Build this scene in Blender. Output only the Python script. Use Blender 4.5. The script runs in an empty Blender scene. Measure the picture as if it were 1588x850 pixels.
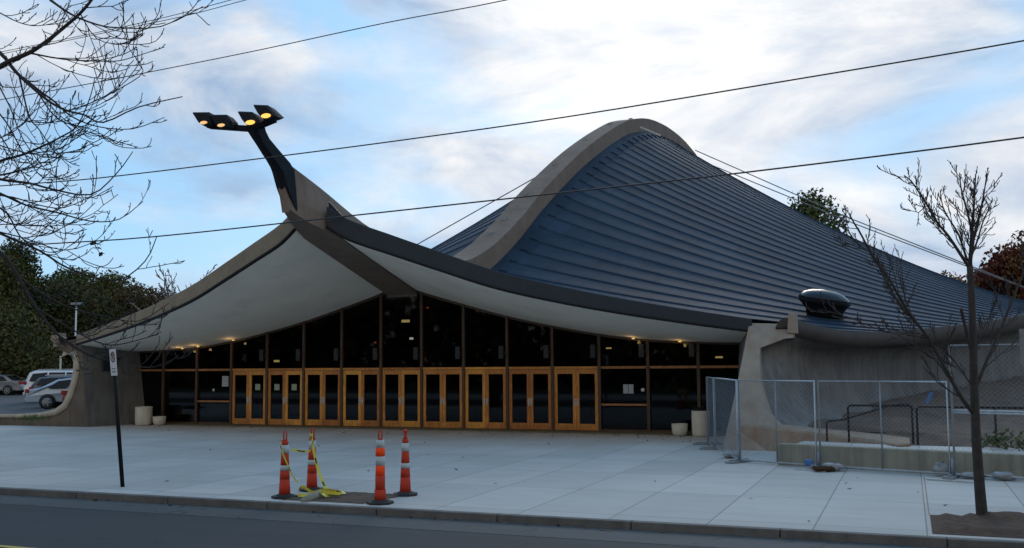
import bpy, math, random
import numpy as np
from mathutils import Vector, Matrix
random.seed(7)
R = math.radians
C = bpy.context.scene.collection
scene = bpy.context.scene

# ------------------------------------------------------------------ camera
CAM = np.array([18.834, -35.174, 2.594])
YAW, PITCH, ROLL, FPX, SHY = -0.38022, 0.0827, 0.008515, 1531.29, 9.747
_f = np.array([math.sin(YAW)*math.cos(PITCH), math.cos(YAW)*math.cos(PITCH), math.sin(PITCH)])
_r = np.array([math.cos(YAW), -math.sin(YAW), 0.0]); _u = np.cross(_r, _f)
CR = _r*math.cos(ROLL) - _u*math.sin(ROLL); CU = _u*math.cos(ROLL) + _r*math.sin(ROLL); CF = _f
cd = bpy.data.cameras.new('camera'); cam = bpy.data.objects.new('camera', cd); C.objects.link(cam)
m = Matrix.Identity(4)
for i in range(3):
    m[i][0], m[i][1], m[i][2], m[i][3] = CR[i], CU[i], -CF[i], CAM[i]
cam.matrix_world = m
cd.sensor_width = 36; cd.lens = FPX/1588*36; cd.shift_y = SHY/1588
cd.clip_start = 0.1; cd.clip_end = 3000
scene.camera = cam

def ray(x, y):
    return CF + CR*((x-794)/FPX) - CU*((y-425-SHY)/FPX)
def at(x, y, axis, val):               # measured picture point on a real plane (0: u, 1: v, 2: height)
    d = ray(x, y); t = (val-CAM[axis])/d[axis]; return Vector(CAM+d*t)
def atd(x, y, dist):
    return Vector(CAM+ray(x, y)*dist)

# ------------------------------------------------------------------ mesh helpers
class MB:
    def __init__(s): s.v = []; s.f = []; s.mi = []; s.sm = []
    def add(s, vs, fs, mi=0, smooth=False):
        b = len(s.v); s.v.extend([tuple(p) for p in vs])
        for f in fs:
            s.f.append(tuple(i+b for i in f)); s.mi.append(mi); s.sm.append(smooth)
        return s
    def box(s, x0, x1, y0, y1, z0, z1, mi=0):
        return s.add([(x0,y0,z0),(x1,y0,z0),(x1,y1,z0),(x0,y1,z0),(x0,y0,z1),(x1,y0,z1),(x1,y1,z1),(x0,y1,z1)],
              [(0,3,2,1),(4,5,6,7),(0,1,5,4),(1,2,6,5),(2,3,7,6),(3,0,4,7)], mi)
    def beam(s, a, b, w, h, mi=0, up=(0,0,1)):          # rectangular bar from a to b
        a = Vector(a); b = Vector(b); d = (b-a).normalized(); up = Vector(up)
        sd = d.cross(up).normalized()*(w/2); up2 = sd.cross(d).normalized()*(h/2)
        vs = [p+i*sd+j*up2 for p in (a,b) for i,j in ((-1,-1),(1,-1),(1,1),(-1,1))]
        return s.add(vs, [(3,2,1,0),(4,5,6,7),(0,1,5,4),(1,2,6,5),(2,3,7,6),(3,0,4,7)], mi)
    def prism(s, poly, off, mi=0):                       # poly 3D points, extruded by off
        n = len(poly); off = Vector(off); p = [Vector(q) for q in poly]
        fs = [tuple(range(n-1,-1,-1)), tuple(range(n,2*n))] + [(i,(i+1)%n,(i+1)%n+n,i+n) for i in range(n)]
        return s.add(p+[q+off for q in p], fs, mi)
    def tube(s, pts, rad, n=6, mi=0, cap=True, smooth=True):
        pts = [Vector(p) for p in pts]; m_ = len(pts)
        if not hasattr(rad, '__len__'): rad = [rad]*m_
        vs = []; ref = None
        for i, p in enumerate(pts):
            d = (pts[min(i+1,m_-1)]-pts[max(i-1,0)])
            d = d.normalized() if d.length > 1e-9 else Vector((0,0,1))
            if ref is None: ref = Vector((0,0,1)) if abs(d.z) < .9 else Vector((1,0,0))
            a = d.cross(ref)
            if a.length < 1e-4: a = d.cross(Vector((1,0.3,0)))
            a.normalize(); b = d.cross(a); ref = -b if False else ref
            for k in range(n):
                t = 2*math.pi*k/n; vs.append(p+(a*math.cos(t)+b*math.sin(t))*rad[i])
        fs = [(i*n+k, i*n+(k+1)%n, (i+1)*n+(k+1)%n, (i+1)*n+k) for i in range(m_-1) for k in range(n)]
        if cap: fs += [tuple(range(n-1,-1,-1)), tuple(range((m_-1)*n, m_*n))]
        return s.add(vs, fs, mi, smooth)
    def lathe(s, prof, c=(0,0,0), n=24, mi=0, smooth=True, axis='z'):
        vs = []; cx, cy, cz = c
        for r_, z in prof:
            for k in range(n):
                t = 2*math.pi*k/n
                if axis == 'z': vs.append((cx+r_*math.cos(t), cy+r_*math.sin(t), cz+z))
                elif axis == 'y': vs.append((cx+r_*math.cos(t), cy+z, cz+r_*math.sin(t)))
        m_ = len(prof)
        fs = [(i*n+k, i*n+(k+1)%n, (i+1)*n+(k+1)%n, (i+1)*n+k) for i in range(m_-1) for k in range(n)]
        if prof[0][0] > 1e-6: fs.append(tuple(range(n-1,-1,-1)))
        if prof[-1][0] > 1e-6: fs.append(tuple(range((m_-1)*n, m_*n)))
        return s.add(vs, fs, mi, smooth)
    def grid(s, rows, mi=0, smooth=True, flip=False):
        n = len(rows[0]); vs = [p for r_ in rows for p in r_]
        fs = []
        for i in range(len(rows)-1):
            for k in range(n-1):
                q = (i*n+k, i*n+k+1, (i+1)*n+k+1, (i+1)*n+k)
                fs.append(q[::-1] if flip else q)
        return s.add(vs, fs, mi, smooth)
    def build(s, name, mats, parent=None, bevel=0, loc=None):
        me = bpy.data.meshes.new(name)
        off = Vector((0,0,0))
        if loc is not None: off = Vector(loc)
        elif parent is not None: off = parent_world(parent)
        me.from_pydata([(a-off.x,b-off.y,c-off.z) for a,b,c in s.v], [], s.f)
        if not isinstance(mats, (list,tuple)): mats = [mats]
        for mm in mats: me.materials.append(mm)
        me.polygons.foreach_set('material_index', s.mi)
        me.polygons.foreach_set('use_smooth', s.sm)
        me.update()
        o = bpy.data.objects.new(name, me); C.objects.link(o)
        if parent is not None: o.parent = parent
        else: o.location = off
        if parent is not None and loc is not None: o.location = off - parent_world(parent)
        if bevel:
            b = o.modifiers.new('bevel', 'BEVEL'); b.width = bevel; b.segments = 2; b.limit_method = 'ANGLE'; b.angle_limit = R(40)
        return o
def parent_world(o):
    p = Vector((0,0,0))
    while o is not None: p += o.location; o = o.parent
    return p
def thing(name, label, cat, loc=(0,0,0), group=None):
    o = bpy.data.objects.new(name, None); C.objects.link(o); o.location = loc; o.empty_display_size = .3
    o['label'] = label; o['category'] = cat
    if group: o['group'] = group
    return o
def tag(o, label, cat, group=None, kind=None):
    o['label'] = label; o['category'] = cat
    if group: o['group'] = group
    if kind: o['kind'] = kind
    return o
def struct(o): o['kind'] = 'structure'; return o
def dup(root, loc, label, rz=None):
    r_ = root.copy(); C.objects.link(r_); r_.location = loc; r_['label'] = label
    if rz is not None: r_.rotation_euler.z = rz
    for ch in list(root.children):
        c = ch.copy(); C.objects.link(c); c.parent = r_
        for g in ch.children:
            d = g.copy(); C.objects.link(d); d.parent = c
    return r_

# ------------------------------------------------------------------ materials
class NT:
    def __init__(s, mat):
        mat.use_nodes = True; s.t = mat.node_tree; s.t.nodes.clear()
        s.out = s.n('ShaderNodeOutputMaterial')
    def n(s, typ, **kw):
        nd = s.t.nodes.new(typ)
        for k, v in kw.items():
            if hasattr(nd, k): setattr(nd, k, v)
        return nd
    def l(s, a, b): s.t.links.new(a, b)
    def setin(s, sock, v):
        if isinstance(v, bpy.types.NodeSocket): s.l(v, sock)
        else: sock.default_value = v
    def math(s, op, a, b=0.0, clamp=False):
        nd = s.n('ShaderNodeMath', operation=op); nd.use_clamp = clamp
        s.setin(nd.inputs[0], a); s.setin(nd.inputs[1], b); return nd.outputs[0]
    def mix(s, f, a, b, mode='MIX'):
        nd = s.n('ShaderNodeMix', data_type='RGBA'); nd.blend_type = mode
        s.setin(nd.inputs['Factor'], f); s.setin(nd.inputs[6], a); s.setin(nd.inputs[7], b); return nd.outputs[2]
    def noise(s, vec, scale, detail=4, rough=.55, dist=0):
        nd = s.n('ShaderNodeTexNoise'); s.l(vec, nd.inputs['Vector'])
        nd.inputs['Scale'].default_value = scale; nd.inputs['Detail'].default_value = detail
        nd.inputs['Roughness'].default_value = rough; nd.inputs['Distortion'].default_value = dist
        return nd.outputs[0]
    def ramp(s, f, a, b):
        nd = s.n('ShaderNodeMapRange'); s.setin(nd.inputs[0], f); nd.inputs[1].default_value = a; nd.inputs[2].default_value = b
        return nd.outputs[0]
    def scalev(s, vec, sc, off=(0,0,0)):
        nd = s.n('ShaderNodeMapping'); s.l(vec, nd.inputs[0]); nd.inputs['Scale'].default_value = sc; nd.inputs['Location'].default_value = off
        return nd.outputs[0]
    def coord(s):
        nd = s.n('ShaderNodeNewGeometry'); return nd.outputs['Position']
    def bsdf(s, col, rough=.7, metallic=0, spec=.5, normal=None, emit=None, es=0):
        b = s.n('ShaderNodeBsdfPrincipled')
        s.setin(b.inputs['Base Color'], col); s.setin(b.inputs['Roughness'], rough); b.inputs['Metallic'].default_value = metallic
        b.inputs['Specular IOR Level'].default_value = spec
        if normal is not None: s.l(normal, b.inputs['Normal'])
        if emit is not None: b.inputs['Emission Color'].default_value = (*emit,1); b.inputs['Emission Strength'].default_value = es
        s.l(b.outputs[0], s.out.inputs[0]); return b
    def bump(s, h, strength, dist=.02):
        b = s.n('ShaderNodeBump'); s.l(h, b.inputs['Height']); b.inputs['Strength'].default_value = strength; b.inputs['Distance'].default_value = dist
        return b.outputs[0]
def c4(c): return (*c, 1.0)
def mat(name, col, rough=.7, var=.25, scale=3, bump=0, bscale=40, metallic=0, spec=.5, streak=0, stain=None, stain_amt=.0, stain_scale=1.2, speck=0, emit=None, es=0):
    mm = bpy.data.materials.new(name); t = NT(mm); p = t.coord()
    n1 = t.noise(p, scale, 6, .6)
    dark = tuple(c*(1-var) for c in col); lite = tuple(min(1, c*(1+var)) for c in col)
    colr = t.mix(t.ramp(n1, .3, .7), c4(dark), c4(lite))
    if speck:
        n3 = t.noise(p, 55, 2, .7); colr = t.mix(t.math('MULTIPLY', t.ramp(n3, .35, .75), speck), colr, c4(tuple(c*.45 for c in col)))
    if streak:
        sv = t.scalev(p, (3.2,3.2,.22)); n2 = t.noise(sv, 1.6, 5, .65)
        colr = t.mix(t.math('MULTIPLY', t.ramp(n2, .45, .75), streak), colr, c4(tuple(c*.4 for c in col)))
    if stain:
        sv = t.scalev(p, (1.5,1.5,.6), (3,7,1)); n4 = t.noise(sv, stain_scale, 5, .6)
        colr = t.mix(t.math('MULTIPLY', t.ramp(n4, .48, .68), stain_amt), colr, c4(stain))
    nrm = None
    if bump: nrm = t.bump(t.noise(p, bscale, 5, .6), bump)
    t.bsdf(colr, rough, metallic, spec, nrm, emit, es)
    return mm
M = {}
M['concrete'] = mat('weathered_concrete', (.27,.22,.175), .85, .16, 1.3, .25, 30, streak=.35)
M['concrete_board'] = mat('ridge_concrete', (.225,.172,.138), .85, .14, .8, .2, 25, streak=.25)
mm = bpy.data.materials.new('ridge_concrete_joints'); t = NT(mm); p = t.coord(); sx_ = t.n('ShaderNodeSeparateXYZ'); t.l(p, sx_.inputs[0])
fr_ = t.math('FRACT', t.math('DIVIDE', sx_.outputs[1], 2.1)); jl = t.math('LESS_THAN', fr_, .014)
n_a = t.noise(p, .8, 6, .6); n_b = t.noise(t.scalev(p, (3,3,.3)), 1.8, 5, .65); n_c = t.noise(t.scalev(p, (12,.3,12)), 1.5, 3, .5)
cc = t.mix(t.ramp(n_a,.3,.7), (.165,.122,.095,1), (.235,.178,.142,1)); cc = t.mix(t.math('MULTIPLY', t.ramp(n_b,.5,.75), .4), cc, (.085,.066,.054,1)); cc = t.mix(t.math('MULTIPLY', t.ramp(n_c,.5,.7), .2), cc, (.11,.085,.07,1))
cc = t.mix(t.math('MULTIPLY', jl, .55), cc, (.06,.05,.045,1)); t.bsdf(cc, .88, 0, .3, t.bump(t.noise(p, 25, 5, .6), .25)); M['concrete_board'] = mm
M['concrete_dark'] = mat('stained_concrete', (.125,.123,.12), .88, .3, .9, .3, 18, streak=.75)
M['concrete_brown'] = mat('rust_stained_concrete', (.27,.20,.14), .88, .2, 1.1, .3, 22, streak=.45, stain=(.22,.09,.035), stain_amt=.75, stain_scale=1.5)
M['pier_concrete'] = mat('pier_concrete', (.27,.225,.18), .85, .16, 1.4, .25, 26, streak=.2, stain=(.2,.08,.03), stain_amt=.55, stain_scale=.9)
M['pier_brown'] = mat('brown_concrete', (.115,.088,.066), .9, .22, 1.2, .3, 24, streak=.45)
M['rim_concrete'] = mat('skylit_rim_concrete', (.40,.34,.26), .8, .14, 2, .2, 30, streak=.25)  # paler than the pier: skylight caught on the chamfer, put into the colour
M['lowwall'] = mat('mossy_concrete', (.27,.26,.20), .88, .15, 1.6, .3, 30, streak=.8)
M['soffit'] = mat('painted_plaster', (.88,.84,.745), .75, .05, .5, .05, 12, stain=(.6,.57,.5), stain_amt=.35, stain_scale=.5)
M['fascia_dark'] = mat('dark_metal_fascia', (.018,.027,.038), .5, .12, 2, 0, spec=.4)
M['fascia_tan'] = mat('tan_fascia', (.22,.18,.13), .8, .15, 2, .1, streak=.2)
M['steel_bright'] = mat('brushed_steel', (.55,.53,.50), .4, .1, 9, metallic=.2)
M['black_metal'] = mat('black_metal', (.008,.009,.011), .6, .2, 6, spec=.15)
M['lamp_black'] = mat('bronze_black_metal', (.010,.012,.016), .7, .15, 5, spec=.15)
M['galv'] = mat('galvanised_steel', (.42,.45,.48), .5, .15, 9, metallic=.55)
M['galv_dull'] = mat('dull_galvanised_wire', (.22,.245,.27), .6, .15, 9, metallic=.3)
M['wood'] = None
M['mullion'] = mat('dark_wood_mullion', (.060,.028,.012), .5, .3, 8)
M['transom'] = mat('warm_wood_transom', (.30,.125,.035), .45, .35, 6)
M['urn'] = mat('cast_stone', (.52,.49,.41), .8, .1, 3, .15, 40, streak=.25)
M['rubber'] = mat('black_rubber', (.018,.018,.02), .75, .2, 10)
M['cone'] = mat('orange_plastic', (.47,.042,.018), .6, .12, 6, spec=.2)
M['cone_bright'] = mat('fluorescent_orange_sleeve', (1.0,.075,.012), .6, .06, 6, spec=.2)
M['refl'] = mat('grey_white_reflective_band', (.40,.45,.45), .4, .1, 12)
M['tape'] = mat('yellow_tape', (.62,.56,.06), .45, .12, 8)
M['tape_black'] = mat('black_print', (.02,.02,.015), .5, .1, 8)
M['white'] = mat('white_paint', (.62,.62,.66), .5, .05, 8)
M['notice'] = mat('pale_green_notice', (.30,.36,.27), .7, .05, 8)
M['paper'] = mat('grey_paper', (.34,.38,.42), .7, .05, 8)
M['sign_red'] = mat('sign_dark_red', (.10,.015,.02), .5, .1, 8)
M['sign_black'] = mat('sign_black', (.015,.013,.018), .5, .1, 8)
M['sign_grey'] = mat('faded_sign_print', (.16,.155,.17), .5, .1, 8)
M['soil'] = mat('dry_soil', (.088,.054,.035), .95, .45, 2.2, .9, 12, speck=.5)
M['mulch'] = mat('bark_mulch', (.066,.034,.019), .95, .5, 14, .9, 22, speck=.6)
M['bark'] = mat('grey_bark', (.040,.034,.032), .9, .35, 9, .6, 30)
M['bark_dark'] = mat('dark_bark', (.024,.020,.020), .9, .35, 9, .5, 30)
M['bark_grey'] = mat('pale_grey_bark', (.24,.21,.21), .9, .2, 5, .3, 20)
M['sandbag'] = mat('sandbag_plastic', (.27,.29,.31), .6, .25, 5, .5, 9)
M['blue'] = mat('blue_plastic', (.05,.15,.38), .4, .1, 8)
M['wire'] = mat('wire_insulation', (.03,.032,.036), .6, .2, 4)
M['cable'] = mat('steel_cable', (.20,.22,.25), .6, .2, 4)
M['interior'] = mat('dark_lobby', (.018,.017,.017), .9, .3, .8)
M['speaker'] = mat('dark_grey_casing', (.011,.012,.014), .55, .15, 7)
M['vent_dome'] = mat('dark_glossy_dome', (.010,.016,.026), .22, .2, 3, spec=.3)
M['vent_rim'] = mat('aluminium_rim', (.38,.40,.43), .35, .1, 6, metallic=.8)
def glow(name, col, s):
    mm = bpy.data.materials.new(name); t = NT(mm); t.bsdf(c4(col), .4, emit=col, es=s); return mm
M['lens'] = glow('lit_amber_lens', (1.0,.52,.09), .95)
M['lens_soft'] = glow('lit_amber_lens_edge', (1.0,.55,.22), .55)
M['bulb'] = glow('lit_lobby_lamp', (1.0,.72,.25), .5)
M['bulb_white'] = glow('lit_white_lamp', (1.0,.95,.8), .6)
M['red_led'] = glow('red_exit_lamp', (1.0,.1,.05), .3)
# wood with grain
mm = bpy.data.materials.new('varnished_oak'); t = NT(mm); p = t.coord()
g = t.noise(t.scalev(p, (14,14,1.2)), 3, 6, .6); g2 = t.noise(p, 1.3, 3)
col = t.mix(t.ramp(g, .3, .7), (.35,.125,.022,1), (.84,.38,.075,1)); col = t.mix(t.math('MULTIPLY', t.ramp(g2,.35,.7), .45), col, (.26,.085,.018,1))
oi = t.n('ShaderNodeObjectInfo'); hv = t.n('ShaderNodeHueSaturation'); t.l(col, hv.inputs['Color']); t.l(t.math('ADD', t.math('MULTIPLY', oi.outputs['Random'], .55), .72), hv.inputs['Value']); t.l(t.math('ADD', t.math('MULTIPLY', oi.outputs['Random'], .02), .492), hv.inputs['Hue'])
sz_ = t.n('ShaderNodeSeparateXYZ'); t.l(p, sz_.inputs[0]); scuff = t.math('MULTIPLY', t.ramp(sz_.outputs[2], .45, .05), t.ramp(t.noise(p, 5, 5, .7), .35, .65))
col = t.mix(t.math('MULTIPLY', scuff, .5), hv.outputs[0], (.12,.05,.02,1))
t.bsdf(col, .42, 0, .4, t.bump(g, .15)); M['wood'] = mm
# glass
mm = bpy.data.materials.new('dark_glass'); t = NT(mm)
tr = t.n('ShaderNodeBsdfTransparent'); tr.inputs[0].default_value = (.34,.35,.36,1)
gl = t.n('ShaderNodeBsdfGlossy'); gl.inputs['Roughness'].default_value = .03; gl.inputs[0].default_value = (.8,.85,.9,1)
fr = t.n('ShaderNodeFresnel'); fr.inputs[0].default_value = 1.45
ms = t.n('ShaderNodeMixShader'); t.l(t.math('MULTIPLY', fr.outputs[0], .8), ms.inputs[0]); t.l(tr.outputs[0], ms.inputs[1]); t.l(gl.outputs[0], ms.inputs[2]); t.l(ms.outputs[0], t.out.inputs[0])
M['glass'] = mm
# roof covering
mm = bpy.data.materials.new('blue_grey_roof_sheet'); t = NT(mm); p = t.coord()
a = t.noise(p, .35, 5, .6); b = t.noise(t.scalev(p, (.35,4,1)), 2.2, 4, .6)
col = t.mix(t.ramp(a, .3, .7), (.012,.026,.046,1), (.019,.039,.067,1)); col = t.mix(t.math('MULTIPLY', t.ramp(b,.45,.8), .4), col, (.02,.029,.044,1))
sxr = t.n('ShaderNodeSeparateXYZ'); t.l(p, sxr.inputs[0])
bay = t.math('FLOOR', t.math('DIVIDE', t.math('ADD', sxr.outputs[1], 6.62), 1.4)); wr = t.n('ShaderNodeTexWhiteNoise'); wr.noise_dimensions = '2D'
xs_ = t.math('ADD', t.math('DIVIDE', sxr.outputs[0], 3.1), t.math('MULTIPLY', bay, .37)); cbr = t.n('ShaderNodeCombineXYZ'); t.l(bay, cbr.inputs[0]); t.l(t.math('FLOOR', xs_), cbr.inputs[1]); t.l(cbr.outputs[0], wr.inputs[0])
hvr = t.n('ShaderNodeHueSaturation'); t.l(col, hvr.inputs['Color']); t.l(t.math('ADD', t.math('MULTIPLY', wr.outputs[0], .36), .82), hvr.inputs['Value']); col = hvr.outputs[0]
col = t.mix(t.math('MULTIPLY', t.math('LESS_THAN', t.math('FRACT', xs_), .012), .5), col, (.008,.014,.024,1))
b2 = t.noise(t.scalev(p, (1.2,.25,1)), 1.7, 6, .65); col = t.mix(t.math('MULTIPLY', t.ramp(b2, .52, .75), .35), col, (.045,.062,.085,1))
t.bsdf(col, t.math('ADD', t.math('MULTIPLY', b, .2), .55), 0, .10, t.bump(t.noise(p, 6, 4), .08)); M['roof'] = mm
# plaza concrete: slab grid in the surface
def slab_mat(name, col, u0, du, v0, dv, lw=.011):
    mm = bpy.data.materials.new(name); t = NT(mm); p = t.coord()
    sx = t.n('ShaderNodeSeparateXYZ'); t.l(p, sx.inputs[0])
    def line(sock, o, d, w):
        q = t.math('DIVIDE', t.math('SUBTRACT', sock, o), d); fl = t.math('FLOOR', t.math('ADD', q, 0)); fr_ = t.math('SUBTRACT', q, fl)
        dist = t.math('MULTIPLY', t.math('MINIMUM', fr_, t.math('SUBTRACT', 1.0, fr_)), d)
        return t.math('LESS_THAN', dist, w), fl
    lu, fu = line(sx.outputs[0], u0, du, lw); lv, fv = line(sx.outputs[1], v0, dv, lw)
    cb = t.n('ShaderNodeCombineXYZ'); t.l(fu, cb.inputs[0]); t.l(fv, cb.inputs[1])
    wn = t.n('ShaderNodeTexWhiteNoise'); t.l(cb.outputs[0], wn.inputs[0])
    n1 = t.noise(p, .45, 6, .62); n2 = t.noise(p, 26, 4, .7); n3 = t.noise(t.scalev(p, (.3,1,1)), .9, 5, .6)
    tint = t.math('ADD', t.math('MULTIPLY', wn.outputs[0], .2), t.math('ADD', t.math('MULTIPLY', n1, .36), t.math('MULTIPLY', n2, .16)))
    cc = t.mix(t.ramp(tint, .12, .58), c4(tuple(c*.72 for c in col)), c4(tuple(c*1.16 for c in col)))
    cc = t.mix(t.math('MULTIPLY', t.ramp(n3, .52, .75), .35), cc, c4((col[0]*.80, col[1]*.70, col[2]*.6)))
    vo = t.n('ShaderNodeTexVoronoi'); t.l(p, vo.inputs['Vector']); vo.inputs['Scale'].default_value = 1.1
    gum = t.math('LESS_THAN', vo.outputs['Distance'], t.math('MULTIPLY', t.math('SUBTRACT', n1, .40), .11))
    cc = t.mix(t.math('MULTIPLY', gum, .4), cc, c4((.11,.10,.095)))
    n5 = t.noise(t.scalev(p, (.12,.9,1), (5,2,0)), 1.6, 6, .65); cc = t.mix(t.math('MULTIPLY', t.ramp(n5, .50, .70), .28), cc, c4((col[0]*.62,col[1]*.6,col[2]*.58)))
    n6 = t.noise(t.scalev(p, (1,.15,1), (1,9,0)), 1.3, 6, .65); cc = t.mix(t.math('MULTIPLY', t.ramp(n6, .55, .75), .25), cc, c4((col[0]*.75,col[1]*.66,col[2]*.58)))
    # worn brownish dirt near the doors
    dd = t.ramp(t.math('ADD', sx.outputs[1], t.math('MULTIPLY', n1, 3.5)), -1.2, 1.6)
    cc = t.mix(t.math('MULTIPLY', dd, .35), cc, c4((col[0]*.62, col[1]*.54, col[2]*.44)))
    ln = t.math('MAXIMUM', lu, lv)
    cc = t.mix(t.math('MULTIPLY', ln, .6), cc, c4((.055,.052,.05)))
    h = t.math('SUBTRACT', t.math('MULTIPLY', n2, .25), ln)
    t.bsdf(cc, .82, 0, .4, t.bump(h, .35, .01)); return mm
M['plaza'] = slab_mat('plaza_concrete', (.455,.432,.405), 15.75, 1.62, -18.72, 3.03)
def asphalt(name, col, rough=.85):
    mm = bpy.data.materials.new(name); t = NT(mm); p = t.coord()
    n1 = t.noise(t.scalev(p, (.08,.5,1)), 1.2, 5, .6); n2 = t.noise(p, 60, 3, .8); n3 = t.noise(p, .7, 5, .6)
    cc = t.mix(t.ramp(n1,.3,.7), c4(tuple(c*.85 for c in col)), c4(tuple(c*1.18 for c in col)))
    cc = t.mix(t.math('MULTIPLY', t.ramp(n2,.4,.75), .45), cc, c4(tuple(c*1.7 for c in col)))
    cc = t.mix(t.math('MULTIPLY', t.ramp(n3,.5,.75), .3), cc, c4(tuple(c*.7 for c in col)))
    vo = t.n('ShaderNodeTexVoronoi'); vo.feature = 'DISTANCE_TO_EDGE'; nz = t.n('ShaderNodeTexNoise'); t.l(p, nz.inputs['Vector']); nz.inputs['Scale'].default_value = 1.2
    va = t.n('ShaderNodeVectorMath', operation='ADD'); t.l(p, va.inputs[0]); t.l(nz.outputs[1], va.inputs[1]); t.l(va.outputs[0], vo.inputs['Vector']); vo.inputs['Scale'].default_value = .42
    ck = t.math('MULTIPLY', t.math('LESS_THAN', vo.outputs['Distance'], .006), t.ramp(n3, .42, .55)); cc = t.mix(t.math('MULTIPLY', ck, .7), cc, c4(tuple(c*.35 for c in col)))
    n7 = t.noise(t.scalev(p, (.05,1.6,1), (2,3,0)), 1.0, 4, .6); cc = t.mix(t.math('MULTIPLY', t.ramp(n7, .5, .68), .35), cc, c4(tuple(c*1.55 for c in col)))
    t.bsdf(cc, rough, 0, .35, t.bump(n2, .4, .008)); return mm
M['asphalt'] = asphalt('asphalt', (.025,.029,.033)); M['gutter'] = asphalt('gutter_asphalt', (.058,.061,.062)); M['lot'] = asphalt('lot_asphalt', (.065,.065,.068))
M['kerb'] = mat('granite_kerb', (.135,.125,.115), .85, .3, 2.2, .5, 40, speck=.5, streak=.4)
M['yellow_line'] = mat('yellow_road_paint', (.5,.34,.04), .7, .3, 8)
M['grass'] = mat('rough_grass', (.045,.055,.022), .95, .35, 2, .8, 14)
def leafmat(name, a, b):
    mm = bpy.data.materials.new(name); t = NT(mm); p = t.coord()
    n1 = t.noise(p, .35, 4, .6); n2 = t.noise(p, 3.0, 3, .6)
    cc = t.mix(t.ramp(t.math('ADD', t.math('MULTIPLY', n1, .6), t.math('MULTIPLY', n2, .4)), .32, .66), c4(a), c4(b))
    bs = t.bsdf(cc, .8, 0, .2); return mm
M['leaf_dark'] = leafmat('dark_green_leaves', (0.026,0.038,0.014), (0.072,0.090,0.029))
M['leaf_olive'] = leafmat('olive_leaves', (0.043,0.046,0.017), (0.123,0.113,0.032))
M['leaf_brown'] = leafmat('brown_leaves', (0.051,0.035,0.020), (0.123,0.080,0.038))
M['leaf_green'] = leafmat('green_leaves', (0.032,0.052,0.020), (0.102,0.131,0.043))
M['leaf_red'] = leafmat('dark_red_leaves', (0.058,0.014,0.014), (0.181,0.043,0.032))
M['leaf_rust'] = leafmat('rust_leaves', (0.087,0.043,0.017), (0.217,0.109,0.036))
M['leaf_dead'] = mat('dead_leaves', (.10,.06,.03), .9, .4, 5)

# ------------------------------------------------------------------ world, sun
w = bpy.data.worlds.new('World'); scene.world = w; w.use_nodes = True
nt = w.node_tree; nt.nodes.clear()
class WT(NT):
    def __init__(s, tree): s.t = tree
t = WT(nt)
SUN_EL, SUN_AZ = R(24), R(-14)
sundir = (math.sin(SUN_AZ)*math.cos(SUN_EL), math.cos(SUN_AZ)*math.cos(SUN_EL), math.sin(SUN_EL))
sky = t.n('ShaderNodeTexSky'); sky.sky_type = 'NISHITA'; sky.sun_disc = False
sky.sun_elevation = SUN_EL; sky.sun_rotation = SUN_AZ; sky.air_density = 1.2; sky.dust_density = .6; sky.ozone_density = 2.0
tc = t.n('ShaderNodeTexCoord'); dirv = tc.outputs['Generated']
sx = t.n('ShaderNodeSeparateXYZ'); t.l(dirv, sx.inputs[0])
zz = t.math('ADD', t.math('MAXIMUM', sx.outputs[2], 0.0), .16)
cb = t.n('ShaderNodeCombineXYZ'); t.l(t.math('DIVIDE', sx.outputs[0], zz), cb.inputs[0]); t.l(t.math('DIVIDE', sx.outputs[1], zz), cb.inputs[1])
pv = cb.outputs[0]
dt = t.n('ShaderNodeVectorMath', operation='DOT_PRODUCT'); t.l(dirv, dt.inputs[0]); dt.inputs[1].default_value = sundir
g0 = t.math('MAXIMUM', dt.outputs['Value'], 0.0)
glow1 = t.math('POWER', g0, 24.0); glow2 = t.math('POWER', g0, 60.0)
OFFS = (1.7, 0.4, 0)
n1 = t.noise(t.scalev(dirv, (2.3,2.3,5.2), OFFS), 1.15, 10, .58, .35)
n2 = t.noise(t.scalev(dirv, (2.4,2.4,6.5), (4.2,1.3,.4)), 1.7, 10, .6, .4)
cover = t.ramp(t.math('ADD', t.math('SUBTRACT', n1, t.math('MULTIPLY', t.math('MAXIMUM', sx.outputs[2], 0.0), .22)), t.math('MULTIPLY', glow1, .20)), .37, .54)
shade = t.ramp(t.math('ADD', n2, t.math('MULTIPLY', glow1, .24)), .40, .80)
ccol = t.mix(shade, (.29,.40,.56,1), (.90,.865,.82,1))
skyc = t.n('ShaderNodeVectorMath', operation='SCALE'); t.l(sky.outputs[0], skyc.inputs[0]); skyc.inputs['Scale'].default_value = .10
clear = t.mix(.78, skyc.outputs[0], (.22,.49,.80,1))
base = t.mix(cover, clear, ccol)
gl_ = t.n('ShaderNodeVectorMath', operation='SCALE'); gl_.inputs[0].default_value = (1.0,.95,.9); t.l(t.math('MULTIPLY', t.math('MULTIPLY', glow2, cover), .12), gl_.inputs['Scale'])
tot = t.n('ShaderNodeVectorMath', operation='ADD'); t.l(base, tot.inputs[0]); t.l(gl_.outputs[0], tot.inputs[1])
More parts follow.
